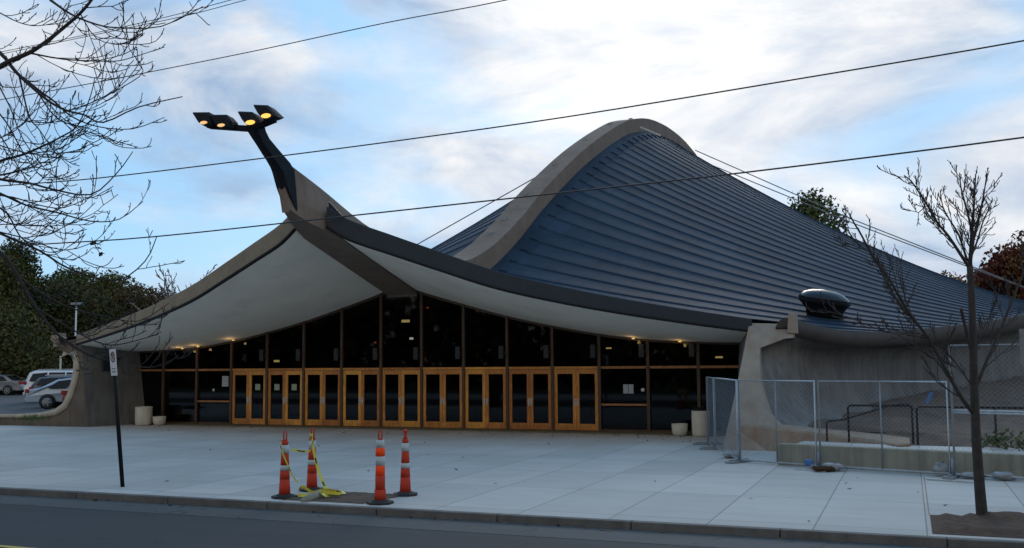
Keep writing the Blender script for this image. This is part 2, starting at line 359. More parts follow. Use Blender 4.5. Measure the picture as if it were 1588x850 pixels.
# evening sky is dimmer away from the sun
back = t.ramp(dt.outputs['Value'], -.75, .55)
dim = t.math('ADD', t.math('MULTIPLY', back, .05), .95)
opp = t.math('MULTIPLY', t.ramp(dt.outputs['Value'], .25, -.5), t.ramp(sx.outputs[2], .95, .45))
warm = t.mix(t.ramp(n2, .35, .7), (.56,.50,.43,1), (.82,.74,.64,1))
tot2 = t.mix(t.math('MULTIPLY', opp, .9), tot.outputs[0], warm)
fin = t.n('ShaderNodeVectorMath', operation='SCALE'); t.l(tot2, fin.inputs[0]); t.l(dim, fin.inputs['Scale'])
bg = t.n('ShaderNodeBackground'); t.l(fin.outputs[0], bg.inputs[0]); bg.inputs[1].default_value = 1.0
wo = t.n('ShaderNodeOutputWorld'); t.l(bg.outputs[0], wo.inputs[0])
sd = bpy.data.lights.new('sun', 'SUN'); sd.energy = .5; sd.angle = R(25); sd.color = (1,.93,.84)
so = bpy.data.objects.new('sun', sd); C.objects.link(so); so.rotation_euler = (-Vector(sundir)).to_track_quat('-Z', 'Y').to_euler(); so.location = (0,0,60)

scene.view_settings.view_transform = 'Standard'; scene.view_settings.look = 'None'
scene.view_settings.exposure = 0.36; scene.view_settings.gamma = 1.0; scene.view_settings.use_curve_mapping = False

# ------------------------------------------------------------------ ground, road, plaza
def sheet(name, x0, x1, y0, y1, z, m_):
    b = MB(); b.add([(x0,y0,z),(x1,y0,z),(x1,y1,z),(x0,y1,z)], [(0,1,2,3)]); return struct(b.build(name, m_))
sheet('ground', -700, 700, -700, 700, -.16, M['grass'])
sheet('road', -200, 200, -31.5, -19.35, -.13, M['asphalt'])
sheet('road_gutter', -200, 200, -20.45, -19.35, -.126, M['gutter'])
for i, v in enumerate((-23.93, -24.15)):
    o = sheet('road_marking', -200, 200, v, v+.11, -.125, M['yellow_line'])
b = MB(); b.add([(-60,-19.2,0),(70,-19.2,0),(70,.0,0),(-60,.0,0)], [(0,1,2,3)])
b.add([(-60,-19.2,0),(70,-19.2,0),(70,-19.2,-.2),(-60,-19.2,-.2)], [(0,3,2,1)])
struct(b.build('plaza', M['plaza']))
b = MB(); u = -58.3
while u < 68:
    ln = 2.35; b.box(u+.008, u+ln-.008, -19.36, -19.203, -.3, .002+random.uniform(-.003,.003)); u += ln
struct(b.build('kerb', M['kerb'], bevel=.015))
b = MB(); b.box(-200, 200, -31.65, -31.5, -.2, 0); b.box(-200, 200, -40, -31.65, -.2, -.004)
struct(b.build('pavement', M['plaza']))
# parking lot to the left, on slightly higher ground
b = MB(); b.add([(-140,-2.2,.25),(-15,-2.2,.25),(-17,9,.57),(-140,9,.57),(-29,60,.58),(-140,130,.6)], [(0,1,2,3),(3,2,4,5)])
struct(b.build('parking_lot', M['lot']))

# ------------------------------------------------------------------ the rink
def lerp(a, b_, t_): return a+(b_-a)*t_
def hermite(tab):
    xs = [a for a,_ in tab]; ys = [b for _,b in tab]; n = len(xs)
    ms = []
    for i in range(n):
        if i == 0: ms.append((ys[1]-ys[0])/(xs[1]-xs[0]))
        elif i == n-1: ms.append((ys[-1]-ys[-2])/(xs[-1]-xs[-2]))
        else: ms.append((ys[i+1]-ys[i-1])/(xs[i+1]-xs[i-1]))
    def f(x):
        if x <= xs[0]: return ys[0]+ms[0]*(x-xs[0])
        if x >= xs[-1]: return ys[-1]+ms[-1]*(x-xs[-1])
        i = 0
        while x > xs[i+1]: i += 1
        h = xs[i+1]-xs[i]; s = (x-xs[i])/h
        return (2*s**3-3*s*s+1)*ys[i]+(s**3-2*s*s+s)*h*ms[i]+(-2*s**3+3*s*s)*ys[i+1]+(s**3-s*s)*h*ms[i+1]
    return f
S_ = hermite([(-8.4,9.25),(-6.3,8.62),(-3.7,7.75),(-1.5,7.28),(.5,6.98),(2.9,6.88),(4.7,7.12),(6,7.45),(8,8.2),(10.2,9.25),(12,10.2),(14.2,11.5),(18,13.5),(22,15.45),(26,17.2),(30,18.8),(33.5,20.05),(39,21.4),(45,22.2),(50,22.5),(52,22.53)])
S = lambda v: S_(v if v <= 52 else 104-v)
EB = hermite([(0,7.45),(.5,7.28),(1.3,6.78),(2.8,6.22),(4.3,5.68),(6.2,5.02),(8.3,4.5),(10.2,4.12),(12.2,3.78),(14.2,3.48)])   # eave underside
ET = lambda u: EB(u)+.66-.022*min(u,14.2)                                            # eave top
WT_ = hermite([(0,5.68),(.7,5.45),(2.7,4.86),(4.6,4.34),(6.4,3.94),(8.2,3.6),(10.1,3.36),(11.9,3.25),(13.6,3.2)])             # top of the glass wall
VE = lambda u: -6.7+.28*u
HW = .68
ZE_ = hermite([(-2.75,3.82),(-1,3.6),(2,3.45),(8,3.72),(14,4.12),(22,4.75),(30,5.25),(40,5.9),(50,6.2)])
UM = lambda v: 15.2+14.0*math.sin(math.pi/2*max(0,min(v,100-v)+2.75)/52.75)**1.02
def edge(v):                          # half-width and eave height of the roof at station v
    q = min(v, 100-v)
    if q < -2.7:
        u = max((q+6.7)/.28, HW+.02); return u, ET(u)
    f = min(1, (q+2.75)/.12); u = lerp(14.2, UM(v), max(0,f)); z = ZE_(q)
    return u, z
def roofz(u, v):
    U, zE = edge(v); zs = S(v)-1.05
    if v < 2.5: zs = min(zs, S(v)-1.05)
    t_ = max(0, min(1, (u-HW)/max(.05, U-HW)))
    if min(v,100-v) < 2: p = 1.33
    else: p = 1.33
    return zE+(zs-zE)*(1-t_)**p
rink = thing('arena_building', 'swooping roofed arena with blue ribbed roof, concrete ridge beam and wooden entrance doors', 'building', (0,0,0))
BAY = 1.40; NU = 44
for sgn in (1,-1):
    b = MB(); rows = []
    v = -6.62; j = 0
    stations = []
    vs_ = -6.62
    while vs_ < 106.5:
        stations += [(vs_+.0, 0), (vs_+.05, 1), (vs_+.25, 2), (vs_+BAY*.55, 3), (vs_+BAY-.001, 4)]; vs_ += BAY
    for v, k in stations:
        q = min(v, 100-v)
        if v > 106.55: break
        U, zE = edge(v); h = {0:0, 1:.062, 2:.056, 3:.022, 4:0}[k]
        row = []
        for i in range(NU+1):
            s = i/NU; u = HW+(U-HW)*s
            fade = min(1, max(0,(u-HW-.75)/.12))*min(1, max(.0,(U-u)/.8+.15))
            row.append((sgn*u, v, roofz(u, v)+h*fade))
        rows.append(row)
    b.grid(rows, smooth=False, flip=(sgn<0))
    b.build('roof', M['roof'], rink)
# flashing strip beside the ridge, its outer edge stepped at every seam
for sgn in (1,-1):
    b = MB(); rows = []; vs2 = []
    v = -6.62+BAY
    while v < 105:
        vs2 += [(v+.03,0),(v+.04,1),(v+.13,1),(v+.14,0),(v+.7,0)]; v += BAY
    for v, k in vs2:
        U = edge(v)[0]; h = .09*k
        rows.append([(sgn*(HW-.02), v, roofz(HW,v)+.05)]+[(sgn*min(HW+w_, U), v, roofz(min(HW+w_,U),v)+z_+hh) for w_, z_, hh in ((.4,.05,0),(.5,.05,h),(.86,.04,h),(.9,.0,0))])
    b.grid(rows, smooth=False, flip=(sgn<0)); b.build('ridge_flashing', M['roof'], rink)
# ridge beam (spine) from prow to tail
def spine_hw(v):
    q = min(v, 100-v)
    return HW if q > -6.0 else max(.14, HW-(-6.0-q)*.27)
def spine_bot(v):
    q = min(v, 100-v)
    if q < 0: return 5.35-.272*q+max(0,-7.2-q)*.15
    return max(S(v)-1.9, 5.0)
vv = [-8.05,-7.7,-7.2,-6.8,-6.4,-5.9,-5.2,-4.5,-3.7,-3,-2.2,-1.5,-.8,-.01,.01]+[i*.7+.7 for i in range(141)]+[100.2,101,102,103,104,105,106,107,108]
b = MB(); rows = []
for v in vv:
    hw = spine_hw(v); zt = S(v); zb = spine_bot(v)
    q = min(v, 100-v); ht = min(hw, max(.14, lerp(.14, HW, (q+8.0)/10.5)))
    rows.append([(-hw,v,zb),(hw,v,zb),(hw,v,min(zt, zb+max(.5,(zt-zb)*.35)) if ht < HW-.01 else zt-.25),(ht,v,zt-.0),(-ht,v,zt+.0),(-hw,v,min(zt, zb+max(.5,(zt-zb)*.35)) if ht < HW-.01 else zt-.25),(-hw,v,zb)])
b.grid(rows, smooth=False)
n = len(rows); base = [(p) for p in rows[0][:4]]
b.add([(-.14,-8.05,7.56),(.14,-8.05,7.56),(.12,-8.5,9.02),(-.12,-8.5,9.02),(.14,-8.05,S(-8.05)),(-.14,-8.05,S(-8.05))],
      [(0,3,2,1),(2,3,5,4),(1,2,4),(0,5,3)])
b.add(rows[-1][:6], [(0,1,2,3,4,5)])
b.build('ridge_beam', M['concrete_board'], rink, bevel=.03)
# small lightning-rod plates along the ridge top
for v in (9.6,11.5,14.6,19.5,25.5,31.5,37.2,40.5):
    b = MB(); z = S(v); b.box(-.34,-.06,v-.12,v+.12,z-.05,z+.07); b.build('ridge_cleat', M['galv_dull'], rink)
b = MB(); z = S(36.5)-1.0; b.beam((HW+.1,36.2,z+.25),(HW+1.6,36.4,z-.5), .12,.12); b.build('ridge_bracket', M['galv'], rink)
b = MB(); z = S(56)-1.1; b.beam((HW+.1,55.5,z+.3),(HW+2.0,55.9,z-.9), .14,.14); b.build('ridge_bracket', M['galv'], rink)
# eave fascia, soffit (front and back ends)
us = [HW*.95+(14.2-HW*.95)*i/40 for i in range(41)]
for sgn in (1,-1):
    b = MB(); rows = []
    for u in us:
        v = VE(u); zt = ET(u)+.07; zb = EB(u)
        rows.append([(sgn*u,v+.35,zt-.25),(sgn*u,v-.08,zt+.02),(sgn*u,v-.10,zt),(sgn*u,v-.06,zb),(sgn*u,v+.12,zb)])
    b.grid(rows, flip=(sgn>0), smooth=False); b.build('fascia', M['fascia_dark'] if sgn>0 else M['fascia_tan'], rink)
    b = MB(); rows = []
    for u in us:
        v = VE(u); zt = ET(u)+.03; zb = EB(u)
        rows.append([(sgn*u,v-.13,zb-.015),(sgn*u,v-.13,zb+.06),(sgn*u,v+.02,zb+.06),(sgn*u,v+.02,zb-.015),(sgn*u,v-.13,zb-.015)])
    b.grid(rows, flip=(sgn<0), smooth=False); b.build('drip_edge', M['black_metal'], rink)
    b = MB(); rows = []
    for u in us:
        v0 = VE(u)+.0; z0 = EB(u)+.01; row = []
        for k in range(15):
            s = k/14; v = lerp(v0, .1, s); z = lerp(z0, WT_(u), s)-math.sin(math.pi*s)*.14*min(1, u/4)*min(1,(15-u)/3)
            if u < 3: z = max(z, lerp(0, z, 1))
            row.append((sgn*u, v, z))
        rows.append(row)
    b.grid(rows, flip=(sgn>0)); b.build('soffit', M['soffit'], rink)
# fascia end triangle at the prow
b = MB(); b.prism([(HW+.01,-6.55,7.3),(HW+.01,-6.55,8.12),(HW+.55,-6.5,7.55)], (0,.05,0)); b.build('fascia_end', M['fascia_dark'], rink)
# prow lamp: black neck and four wing-like heads
neck = [((-7.76,7.62),(-7.70,7.72),.222),((-8.34,8.37),(-7.78,8.45),.215),((-8.60,8.83),(-7.86,8.98),.215),((-8.74,8.95),(-8.08,9.2),.185),((-8.95,9.12),(-8.45,9.39),.17),((-9.17,9.28),(-8.78,9.56),.165),((-9.5,9.52),(-9.18,9.78),.15),((-9.8,9.76),(-9.4,9.97),.17),((-9.98,9.98),(-9.55,10.12),.22)]
b = MB(); rows = []
for (a, c_, h) in neck:
    a = Vector((0,*a)); c_ = Vector((0,*c_)); mid = (a+c_)/2
    row = [(0,a.y,a.z)] + [(h, lerp(a.y,c_.y,s), lerp(a.z,c_.z,s)) for s in (.1,.97)] + [(-h, lerp(a.y,c_.y,s), lerp(a.z,c_.z,s)) for s in (.97,.1)] + [(0,a.y,a.z)]
    rows.append(row)
b.grid(rows, smooth=False)
b.add([rows[-1][i] for i in range(5)], [(0,1,2,3,4)])
nk = b.build('prow_lamp', M['lamp_black'], rink)
shape = [(-.55,.44),(-.04,.37),(.38,-.06),(.12,-.14),(-.14,-.12),(-.36,.12)]
shape2 = [(-.52,.42),(.10,.36),(.30,.12),(.34,-.10),(-.04,-.10),(-.24,.02)]
for (u0, z0, shp, rx, ry, lm) in ((.77,10.21,shape,.17,.07,'lens'),(.19,10.06,shape,.17,.07,'lens'),(-.91,10.08,shape2,.135,.05,'lens_soft'),(-1.59,10.23,shape2,.135,.05,'lens_soft')):
    b = MB(); v0 = -9.9
    mid = [(u0+a, v0-.22, z0+c) for a, c in shp]; bk = [(u0+a*.85, v0+.15, z0+.06+c*.75) for a, c in shp]
    fr_ = [(u0+a*.86-.01, v0-.34, z0+.02+c*.82) for a, c in shp]
    rows = [fr_+[fr_[0]], mid+[mid[0]], bk+[bk[0]]]
    b.grid(rows, smooth=False); b.add(fr_, [tuple(range(len(fr_)))]); b.add(bk, [tuple(range(len(bk)-1,-1,-1))])
    b.build('lamp_head', M['lamp_black'], nk)
    b = MB(); pts = [(u0+rx*math.cos(a), v0-.37-.03*math.cos(a*2)*0, z0+ry*math.sin(a)) for a in [2*math.pi*k/20 for k in range(20)]]
    b.prism(pts, (0,.05,0)); b.build('lamp_lens', M[lm], nk)
b = MB(); b.beam((-1.7,-9.85,10.22),(-.1,-9.8,9.98),.25,.16); b.beam((-.2,-9.8,9.95),(.8,-9.85,10.18),.22,.14); b.build('lamp_arm', M['lamp_black'], nk)

# glass entrance wall at v = 0
P = 1.83; mus = [(i-6.5)*P for i in range(14)]
ends = [-13.35]+mus+[13.35]
H = 2.36
for i, u in enumerate(mus):
    b = MB(); b.box(u-.055, u+.055, -.1, .1, .05, WT_(abs(u))+.08); b.build('mullion', M['mullion'], rink)
    if i >= 3:
        b = MB(); b.box(u-.30, u-.10, -.22, -.02, 2.72, 3.22); b.box(u-.14,u-.02,-.13,-.09,2.9,3.0); b.build('wall_speaker', M['speaker'], rink, bevel=.02)
b = MB(); rows = []
for k in range(61):
    u = -13.4+26.8*k/60; z = WT_(abs(u)); rows.append([(u,-.07,z-.07),(u,-.07,z+.12),(u,.07,z+.12),(u,.07,z-.07),(u,-.07,z-.07)])
b.grid(rows, smooth=False); b.build('head_rail', M['mullion'], rink)
b = MB(); b.box(-13.4,13.4,-.75,.3,-.1,.05); b.build('door_sill', mat('olive_sill', (.10,.085,.05), .85, .3, 2, .2), rink)
for i in range(len(ends)-1):
    a, c_ = ends[i]+.055, ends[i+1]-.055
    # upper pane
    b = MB(); n = 6; top = [(lerp(a,c_,k/n), 0, WT_(abs(lerp(a,c_,k/n)))) for k in range(n+1)]
    b.add([(a,0,H+.05),(c_,0,H+.05)]+top[::-1], [tuple(range(n+3))]); b.build('window_pane', M['glass'], rink)
    b = MB(); b.box(a, c_, -.075, .075, H-.035, H+.055); b.build('transom', M['transom'] if not 3 <= i <= 11 else M['wood'], rink)
    if not (3 <= i <= 11):
        b = MB(); b.box(a,c_,-.005,.005,.1,H-.035); b.build('window_pane', M['glass'], rink)
        b = MB(); b.box(a,c_,-.06,.06,.05,.12); b.build('bottom_rail', M['mullion'], rink)
        if i in (2, 12):
            b = MB(); b.box(a,c_,-.06,.06,.98,1.05); b.build('counter_rail', M['transom'], rink)
# nine pairs of wooden doors
def make_leaf(a, c_, inner):
    b = MB(); y0, y1 = -.055, .03
    st = .125
    b.box(a, a+st, y0, y1, .06, H-.045); b.box(c_-st, c_, y0, y1, .06, H-.045)
    b.box(a+st, c_-st, y0+.002, y1-.002, .06, .30); b.box(a+st, c_-st, y0+.002, y1-.002, H-.22, H-.045)
    d = b.build('door', M['wood'], rink, bevel=.008)
    g_ = MB(); g_.box(a+st, c_-st, -.018, -.008, .30, H-.22); g_.build('pane', M['glass'], d)
    hx = (c_-.05) if inner > 0 else (a+.05)
    g_ = MB(); g_.box(hx-.035, hx+.035, y0-.012, y0-.001, .95, 1.22); g_.tube([(hx,y0-.01,.98),(hx,y0-.07,1.0),(hx,y0-.07,1.17),(hx,y0-.01,1.19)], .014, 6); g_.build('handle', M['steel_bright'], d)
    return d
for i in range(3, 12):
    a, c_ = ends[i]+.058, ends[i+1]-.058; mid = (a+c_)/2
    d1 = make_leaf(a, mid-.004, 1); d2 = make_leaf(mid+.004, c_, -1)
    if i in (3, 4):
        for dd, a0, c0 in ((d1,a,mid),(d2,mid,c_)):
            if i == 3 and dd is d1: continue
            cx = (a0+c0)/2; b = MB(); b.box(cx-.13,cx+.12,-.024,-.019,1.5,1.76); b.build('notice', M['notice'], dd)
# small papers and disc on the side windows
b = MB(); b.box(9.18-.06,9.18+.12,-.02,-.01,1.42,1.75); b.box(9.32,9.5,-.02,-.01,1.42,1.75); b.build('notice', M['paper'], rink)
b = MB(); b.lathe([(.07,0),(.07,.01)], (9.85,-.022,1.55), 14, axis='y'); b.build('speak_hole', M['white'], rink)
b = MB(); b.box(-8.75,-8.42,-.02,-.01,1.65,2.1); b.build('notice', M['paper'], rink)
b = MB(); b.lathe([(.06,0),(.06,.01)], (-9.2,-.022,1.5), 14, axis='y'); b.build('speak_hole', M['white'], rink)
# lobby behind the glass
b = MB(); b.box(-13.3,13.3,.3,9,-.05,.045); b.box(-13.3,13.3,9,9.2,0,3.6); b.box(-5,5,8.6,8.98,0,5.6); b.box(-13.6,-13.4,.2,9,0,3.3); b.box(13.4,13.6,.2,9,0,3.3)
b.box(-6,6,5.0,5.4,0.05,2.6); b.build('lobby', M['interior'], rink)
for (x, y, v, m_, sx_, sz) in ((629,498,5.,'bulb',.18,.06),(638,525,6.,'bulb_white',.07,.05),(429,560,5.,'bulb',.12,.05),(298,563,4.,'bulb_white',.1,.04),(1115,554,3.,'bulb',.13,.035),(944,540,4.,'bulb',.1,.03),(663,477,7.,'red_led',.04,.04),(582,531,6.,'red_led',.03,.03)):
    p = at(x, y, 1, v); b = MB(); b.box(p.x-sx_,p.x+sx_,v-.06,v+.06,p.z-sz,p.z+sz); b.build('lobby_lamp', M[m_], rink)
# soffit up-lights at the window head
for u in (-10.7,-9.85,-8.0,9.6,11.3):
    z = WT_(abs(u)); b = MB(); b.lathe([(.05,0),(.06,.03),(.001,.03)], (u,-.28,z-.02), 12)
    o = b.build('soffit_lamp', M['bulb'], rink)
    ld = bpy.data.lights.new('lamp_glow','POINT'); ld.energy = .9; ld.color = (1,.62,.22); ld.shadow_soft_size = .06
    lo = bpy.data.objects.new('lamp_glow', ld); C.objects.link(lo); lo.parent = rink; lo.location = (u,-.55,z-.13)

# end piers, C-section side walls, roof-edge gutters
def pier(sgn, v0, k, front, rimm):
    # outline in (u, z) on a plane v = v0 + k z
    C_ = [(15.5,3.62),(15.5,3.3),(15.1,3.22),(14.62,3.02),(14.5,2.75),(14.52,2.3),(14.62,1.9),(14.8,1.42),(15.05,1.0),(15.5,.74),(16.3,.58),(17.6,.50),(19.2,.48),(30,.46)]
    rim = [(15.5,3.62),(15.5,3.3),(15.1,3.22),(14.62,3.02),(14.5,2.75),(14.52,2.3),(14.62,1.9),(14.8,1.42),(15.05,1.0),(15.5,.74),(16.3,.58),(17.6,.50),(19.2,.48),(30,.46)]
    if sgn > 0: C_ = [(15.5,3.72),(15.5,3.28),(15.25,3.26),(14.51,2.97),(14.53,2.6),(14.62,1.98),(14.8,1.41),(14.98,.98),(15.3,.68),(16.2,.60)]
    V = lambda z: v0+k*z
    inner = [(14.1,3.79),(14.0,2.6),(13.86,1.3),(13.7,0)]
    poly = [(sgn*u, V(z), z) for u, z in C_] + [(sgn*C_[-1][0], V(0), -.02)] + [(sgn*u, V(z), z) for u, z in inner[::-1]]
    if sgn > 0: poly = poly[::-1]
    b = MB(); b.prism(poly, (0,.5,0)); b.build('pier', front, rink)
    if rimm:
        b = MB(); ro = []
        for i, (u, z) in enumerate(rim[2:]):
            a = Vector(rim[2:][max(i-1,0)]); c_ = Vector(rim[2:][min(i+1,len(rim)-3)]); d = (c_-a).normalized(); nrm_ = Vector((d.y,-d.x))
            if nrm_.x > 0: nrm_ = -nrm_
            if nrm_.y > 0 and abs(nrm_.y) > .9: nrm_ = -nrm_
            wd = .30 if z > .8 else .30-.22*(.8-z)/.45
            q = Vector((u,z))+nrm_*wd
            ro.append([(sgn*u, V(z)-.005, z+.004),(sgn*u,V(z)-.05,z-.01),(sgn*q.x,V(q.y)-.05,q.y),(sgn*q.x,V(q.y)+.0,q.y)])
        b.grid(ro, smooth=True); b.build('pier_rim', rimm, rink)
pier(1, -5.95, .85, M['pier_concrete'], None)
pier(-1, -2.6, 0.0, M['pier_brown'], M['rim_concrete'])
# flange lip block on the right pier
b = MB(); b.prism([(15.32,-3.1,3.45),(15.62,-3.1,3.42),(15.60,-3.0,4.02),(15.36,-3.0,4.05)], (0,.4,0)); b.build('pier_lip', M['pier_concrete'], rink)
b = MB(); b.prism([(-15.32,-2.7,3.45),(-15.62,-2.7,3.42),(-15.60,-2.65,4.02),(-15.36,-2.65,4.02)], (0,.4,0)); b.build('pier_lip', M['pier_concrete'], rink)
# returns between pier and glass wall
b = MB(); rows = []
for k in range(9):
    s = k/8; v = lerp(-2.6,.0,s); rows.append([(lerp(-13.7,-12.85,s),v,-.02),(lerp(-13.86,-13.05,s),v,1.3),(lerp(-14.0,-13.25,s),v,2.6),(lerp(-14.1,-13.4,s),v,3.75)])
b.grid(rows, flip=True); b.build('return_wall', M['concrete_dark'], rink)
b = MB(); b.box(-13.62,-13.55,-1.9,-.9,2.35,2.95); b.build('wall_plaque', M['fascia_dark'], rink)
b = MB(); rows = []
for k in range(9):
    s = k/8; rows.append([(lerp(13.7,13.2,s),lerp(-5.9,0,s),-.02),(lerp(13.86,13.25,s),lerp(-4.8,0,s),1.3),(lerp(14.0,13.3,s),lerp(-3.7,0,s),2.6),(lerp(14.1,13.4,s),lerp(-2.75,0,s),3.75)])
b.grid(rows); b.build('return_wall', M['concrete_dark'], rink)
for sgn in (1,-1):
    b = MB(); rows = []; g_ = MB(); gr = []
    for k in range(81):
        v = lerp(-2.9 if sgn > 0 else -2.05, 102.9, k/80); U = UM(v); q = min(v,100-v); z = ZE_(q); th = .46+.012*max(0,min(q,40))
        iu = .72+min(.35, max(0,q+2.9)*.1)
        prof = [(U+.05,z-th+.05),(U-iu*.7,z-th-.05),(U-iu*.95,z-th-.35),(U-iu,z-th-.75),(U-iu*.98,1.5),(U-iu*.8,1.0),(U-iu*.3,.72),(U+.4,.6)]
        # wall starts at the pier plane
        vv_ = [v]*len(prof)
        if sgn > 0 and k < 8: vv_ = [lerp(-5.95+.85*min(zz_,3.6)+.38, v, k/8) for _, zz_ in prof]
        rows.append([(sgn*uu, vq, zq) for (uu, zq), vq in zip(prof, vv_)])
    for v in [-3.0,-2.9,-2.7,-2.4,-1.9,-1.2]+[lerp(-.3,102.5,k/90) for k in range(91)]:
        U = UM(v); q = min(v,100-v); z = ZE_(max(q,-2.75)); th = (.46+.012*max(0,min(q,40)))*min(1,.45+max(0,v+3.0)*1.2); dn = .06*(q < -2.6)
        if True:
            gr.append([(sgn*(U-.15),v,z-.02),(sgn*(U+.0),v,z+.10),(sgn*(U+.22),v,z+.10),(sgn*(U+.26),v,z-th*.4),(sgn*(U+.12),v,z-th),(sgn*(U-.25),v,z-th)])
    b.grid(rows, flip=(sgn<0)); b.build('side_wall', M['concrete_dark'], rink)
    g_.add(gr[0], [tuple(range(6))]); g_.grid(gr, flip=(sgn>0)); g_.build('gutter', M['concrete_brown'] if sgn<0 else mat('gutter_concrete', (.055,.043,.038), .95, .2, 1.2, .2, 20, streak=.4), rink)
# rear closing wall
b = MB(); b.box(-13.4,13.4,100,100.2,0,3.3); b.build('rear_wall', M['concrete_dark'], rink)
# right-hand low bench of the side wall
path = [(14.2,-5.5,.72),(15.2,-5.9,.66),(16.1,-6.1,.58),(17.0,-6.4,.52),(17.9,-7.2,.47),(18.5,-8.3,.44)]
b = MB(); rows = []
for i, (u,v,z) in enumerate(path):
    a = Vector(path[max(i-1,0)][:2]); c_ = Vector(path[min(i+1,len(path)-1)][:2]); d = (c_-a).normalized(); nrm_ = Vector((-d.y,d.x))*1.1
    if i == len(path)-1: nrm_ *= .3
    rows.append([(u-.12*nrm_.x,v-.12*nrm_.y,-.02),(u,v,z-.06),(u+.05*nrm_.x,v+.05*nrm_.y,z),(u+nrm_.x,v+nrm_.y,z+.02),(u+nrm_.x,v+nrm_.y,-.02)])
b.grid(rows, smooth=False); b.add(rows[-1], [(0,1,2,3,4)]); b.build('foot_bench', M['concrete_brown'], rink)
# roof ventilator
def tiltv(b, c): b.v = [(x, y, z-(x-c.x)*.17+(y-c.y)*.05) for x,y,z in b.v]
vc = Vector((15.52, 9.6, roofz(15.5,9.6)-.07))
b = MB(); b.lathe([(.74,0),(.78,.35),(.98,.62),(1.12,.74)], vc, 28); tiltv(b, vc); rv = b.build('roof_ventilator', M['black_metal'], rink)
b = MB(); b.lathe([(1.12,.745),(1.13,.77),(1.10,.785)], vc, 28); tiltv(b, vc); b.build('ventilator_rim', M['lamp_black'], rv)
b = MB(); b.lathe([(1.10,.785),(1.02,.95),(.82,1.12),(.5,1.23),(0.001,1.28)], vc, 28); tiltv(b, vc); b.build('ventilator_dome', M['vent_dome'], rv)
# stay cables from the ridge
p0 = Vector((-.7,17.4,13.15)); p1 = at(640,383,1,17.4); d = p1-p0
b = MB(); b.tube([p0, p0+d*1.25], .035, 5); b.build('stay_cable', M['cable'], rink)
p0 = at(1078,233,0,.6); p1 = at(1590,446,1,p0.y); b = MB(); b.tube([p0,(p0+p1)/2-Vector((0,0,.35)),p1], .05, 5); b.build('stay_cable', M['cable'], rink)
p0 = at(1084,248,0,.6); p1 = at(1592,448,1,p0.y); b = MB(); b.tube([p0,(p0+p1)/2-Vector((0,0,.25)),p1], .05, 5); b.build('stay_cable', M['cable'], rink)

# ------------------------------------------------------------------ right-hand bed, low wall, rails, fence
d_ = Vector((5.3,-1.5,0)).normalized()
A0 = Vector((15.72,-9.72,0)); nv = Vector((-d_.y, d_.x, 0))
L_ = 12
pts = [A0, A0+d_*L_, A0+d_*L_+nv*.32, A0+nv*.32]
b = MB(); b.prism([(p.x,p.y,-.05) for p in pts], (0,0,.57))
lw = tag(b.build('retaining_wall', M['lowwall'], None, bevel=.025, loc=(A0.x,A0.y,0)), 'low mossy streaked concrete wall behind the chain-link fence, foot of the planting bed', 'wall')
b = MB(); q0 = A0+nv*.33; q1 = A0+d_*L_+nv*.33
b.add([(q0.x,q0.y,.40),(q1.x,q1.y,.40),(q1.x+1.2,q1.y+3.6,.46),(18.6,-7.9,.40),(16.1,-6.9,.38)], [(0,1,2,3,4)])
struct(b.build('ramp_path', M['plaza']))
b = MB(); rows = []; rnd = random.Random(3)
for i in range(50):
    v = -9.4+i*.75; U = UM(max(v,-2.9))
    row = []
    for k in range(26):
        t_ = k*.42; rise = min(1, max(0,(v+6.6)/9))
        z = (.42 if v > -6.6 else .33)+rise*(.55+.7*min(1,max(0,(v-2)/20)))*math.exp(-(t_/3.2)**2)+.30*math.exp(-((t_-3)**2+(v+3.2)**2)/3)+rnd.uniform(-.09,.11)*(1 if v > -6.6 else .2)
        u0 = max(U-.35, 16.3+(-5.3-v)*.95) if v < -5.3 else U-.35
        row.append((u0+t_+rnd.uniform(-.1,.1), v+rnd.uniform(-.15,.15), z))
    rows.append(row)
b.grid(rows, flip=True); struct(b.build('soil_bank', M['soil']))
# handrails
hr = thing('handrail', 'black pipe handrail with a sloping lower rail beside the ramp behind the fence', 'handrail', (17.3,-7.6,.4))
V = -7.6
b = MB(); b.tube([(17.30,V,.42),(17.30,V,1.33),(17.36,V,1.385),(18.86,V,1.385)], .028, 8); b.build('top_rail', M['black_metal'], hr)
b = MB(); b.tube([(18.86,V,.42),(18.86,V,1.385)], .028, 8); b.build('post', M['black_metal'], hr)
b = MB(); b.tube([(16.75,V,.42),(16.75,V,.93),(16.8,V,.965),(17.2,V,1.02),(18.35,V,1.40),(18.6,V,1.43),(18.8,V,1.42)], .024, 8); b.build('sloping_rail', M['black_metal'], hr)
hr2 = thing('handrail', 'long straight black pipe handrail behind the sapling trunk and fence', 'handrail', (18.97,-7.9,.4))
b = MB(); b.tube([(18.97,-7.9,.42),(18.97,-7.9,1.33),(19.03,-7.9,1.385),(24.5,-8.6,1.385)], .028, 8); b.build('top_rail', M['black_metal'], hr2)
for u in (20.75, 22.6):
    b = MB(); v = -7.9-(u-19)*.127; b.tube([(u,v,.42),(u,v,1.37)], .026, 8); b.build('post', M['black_metal'], hr2)
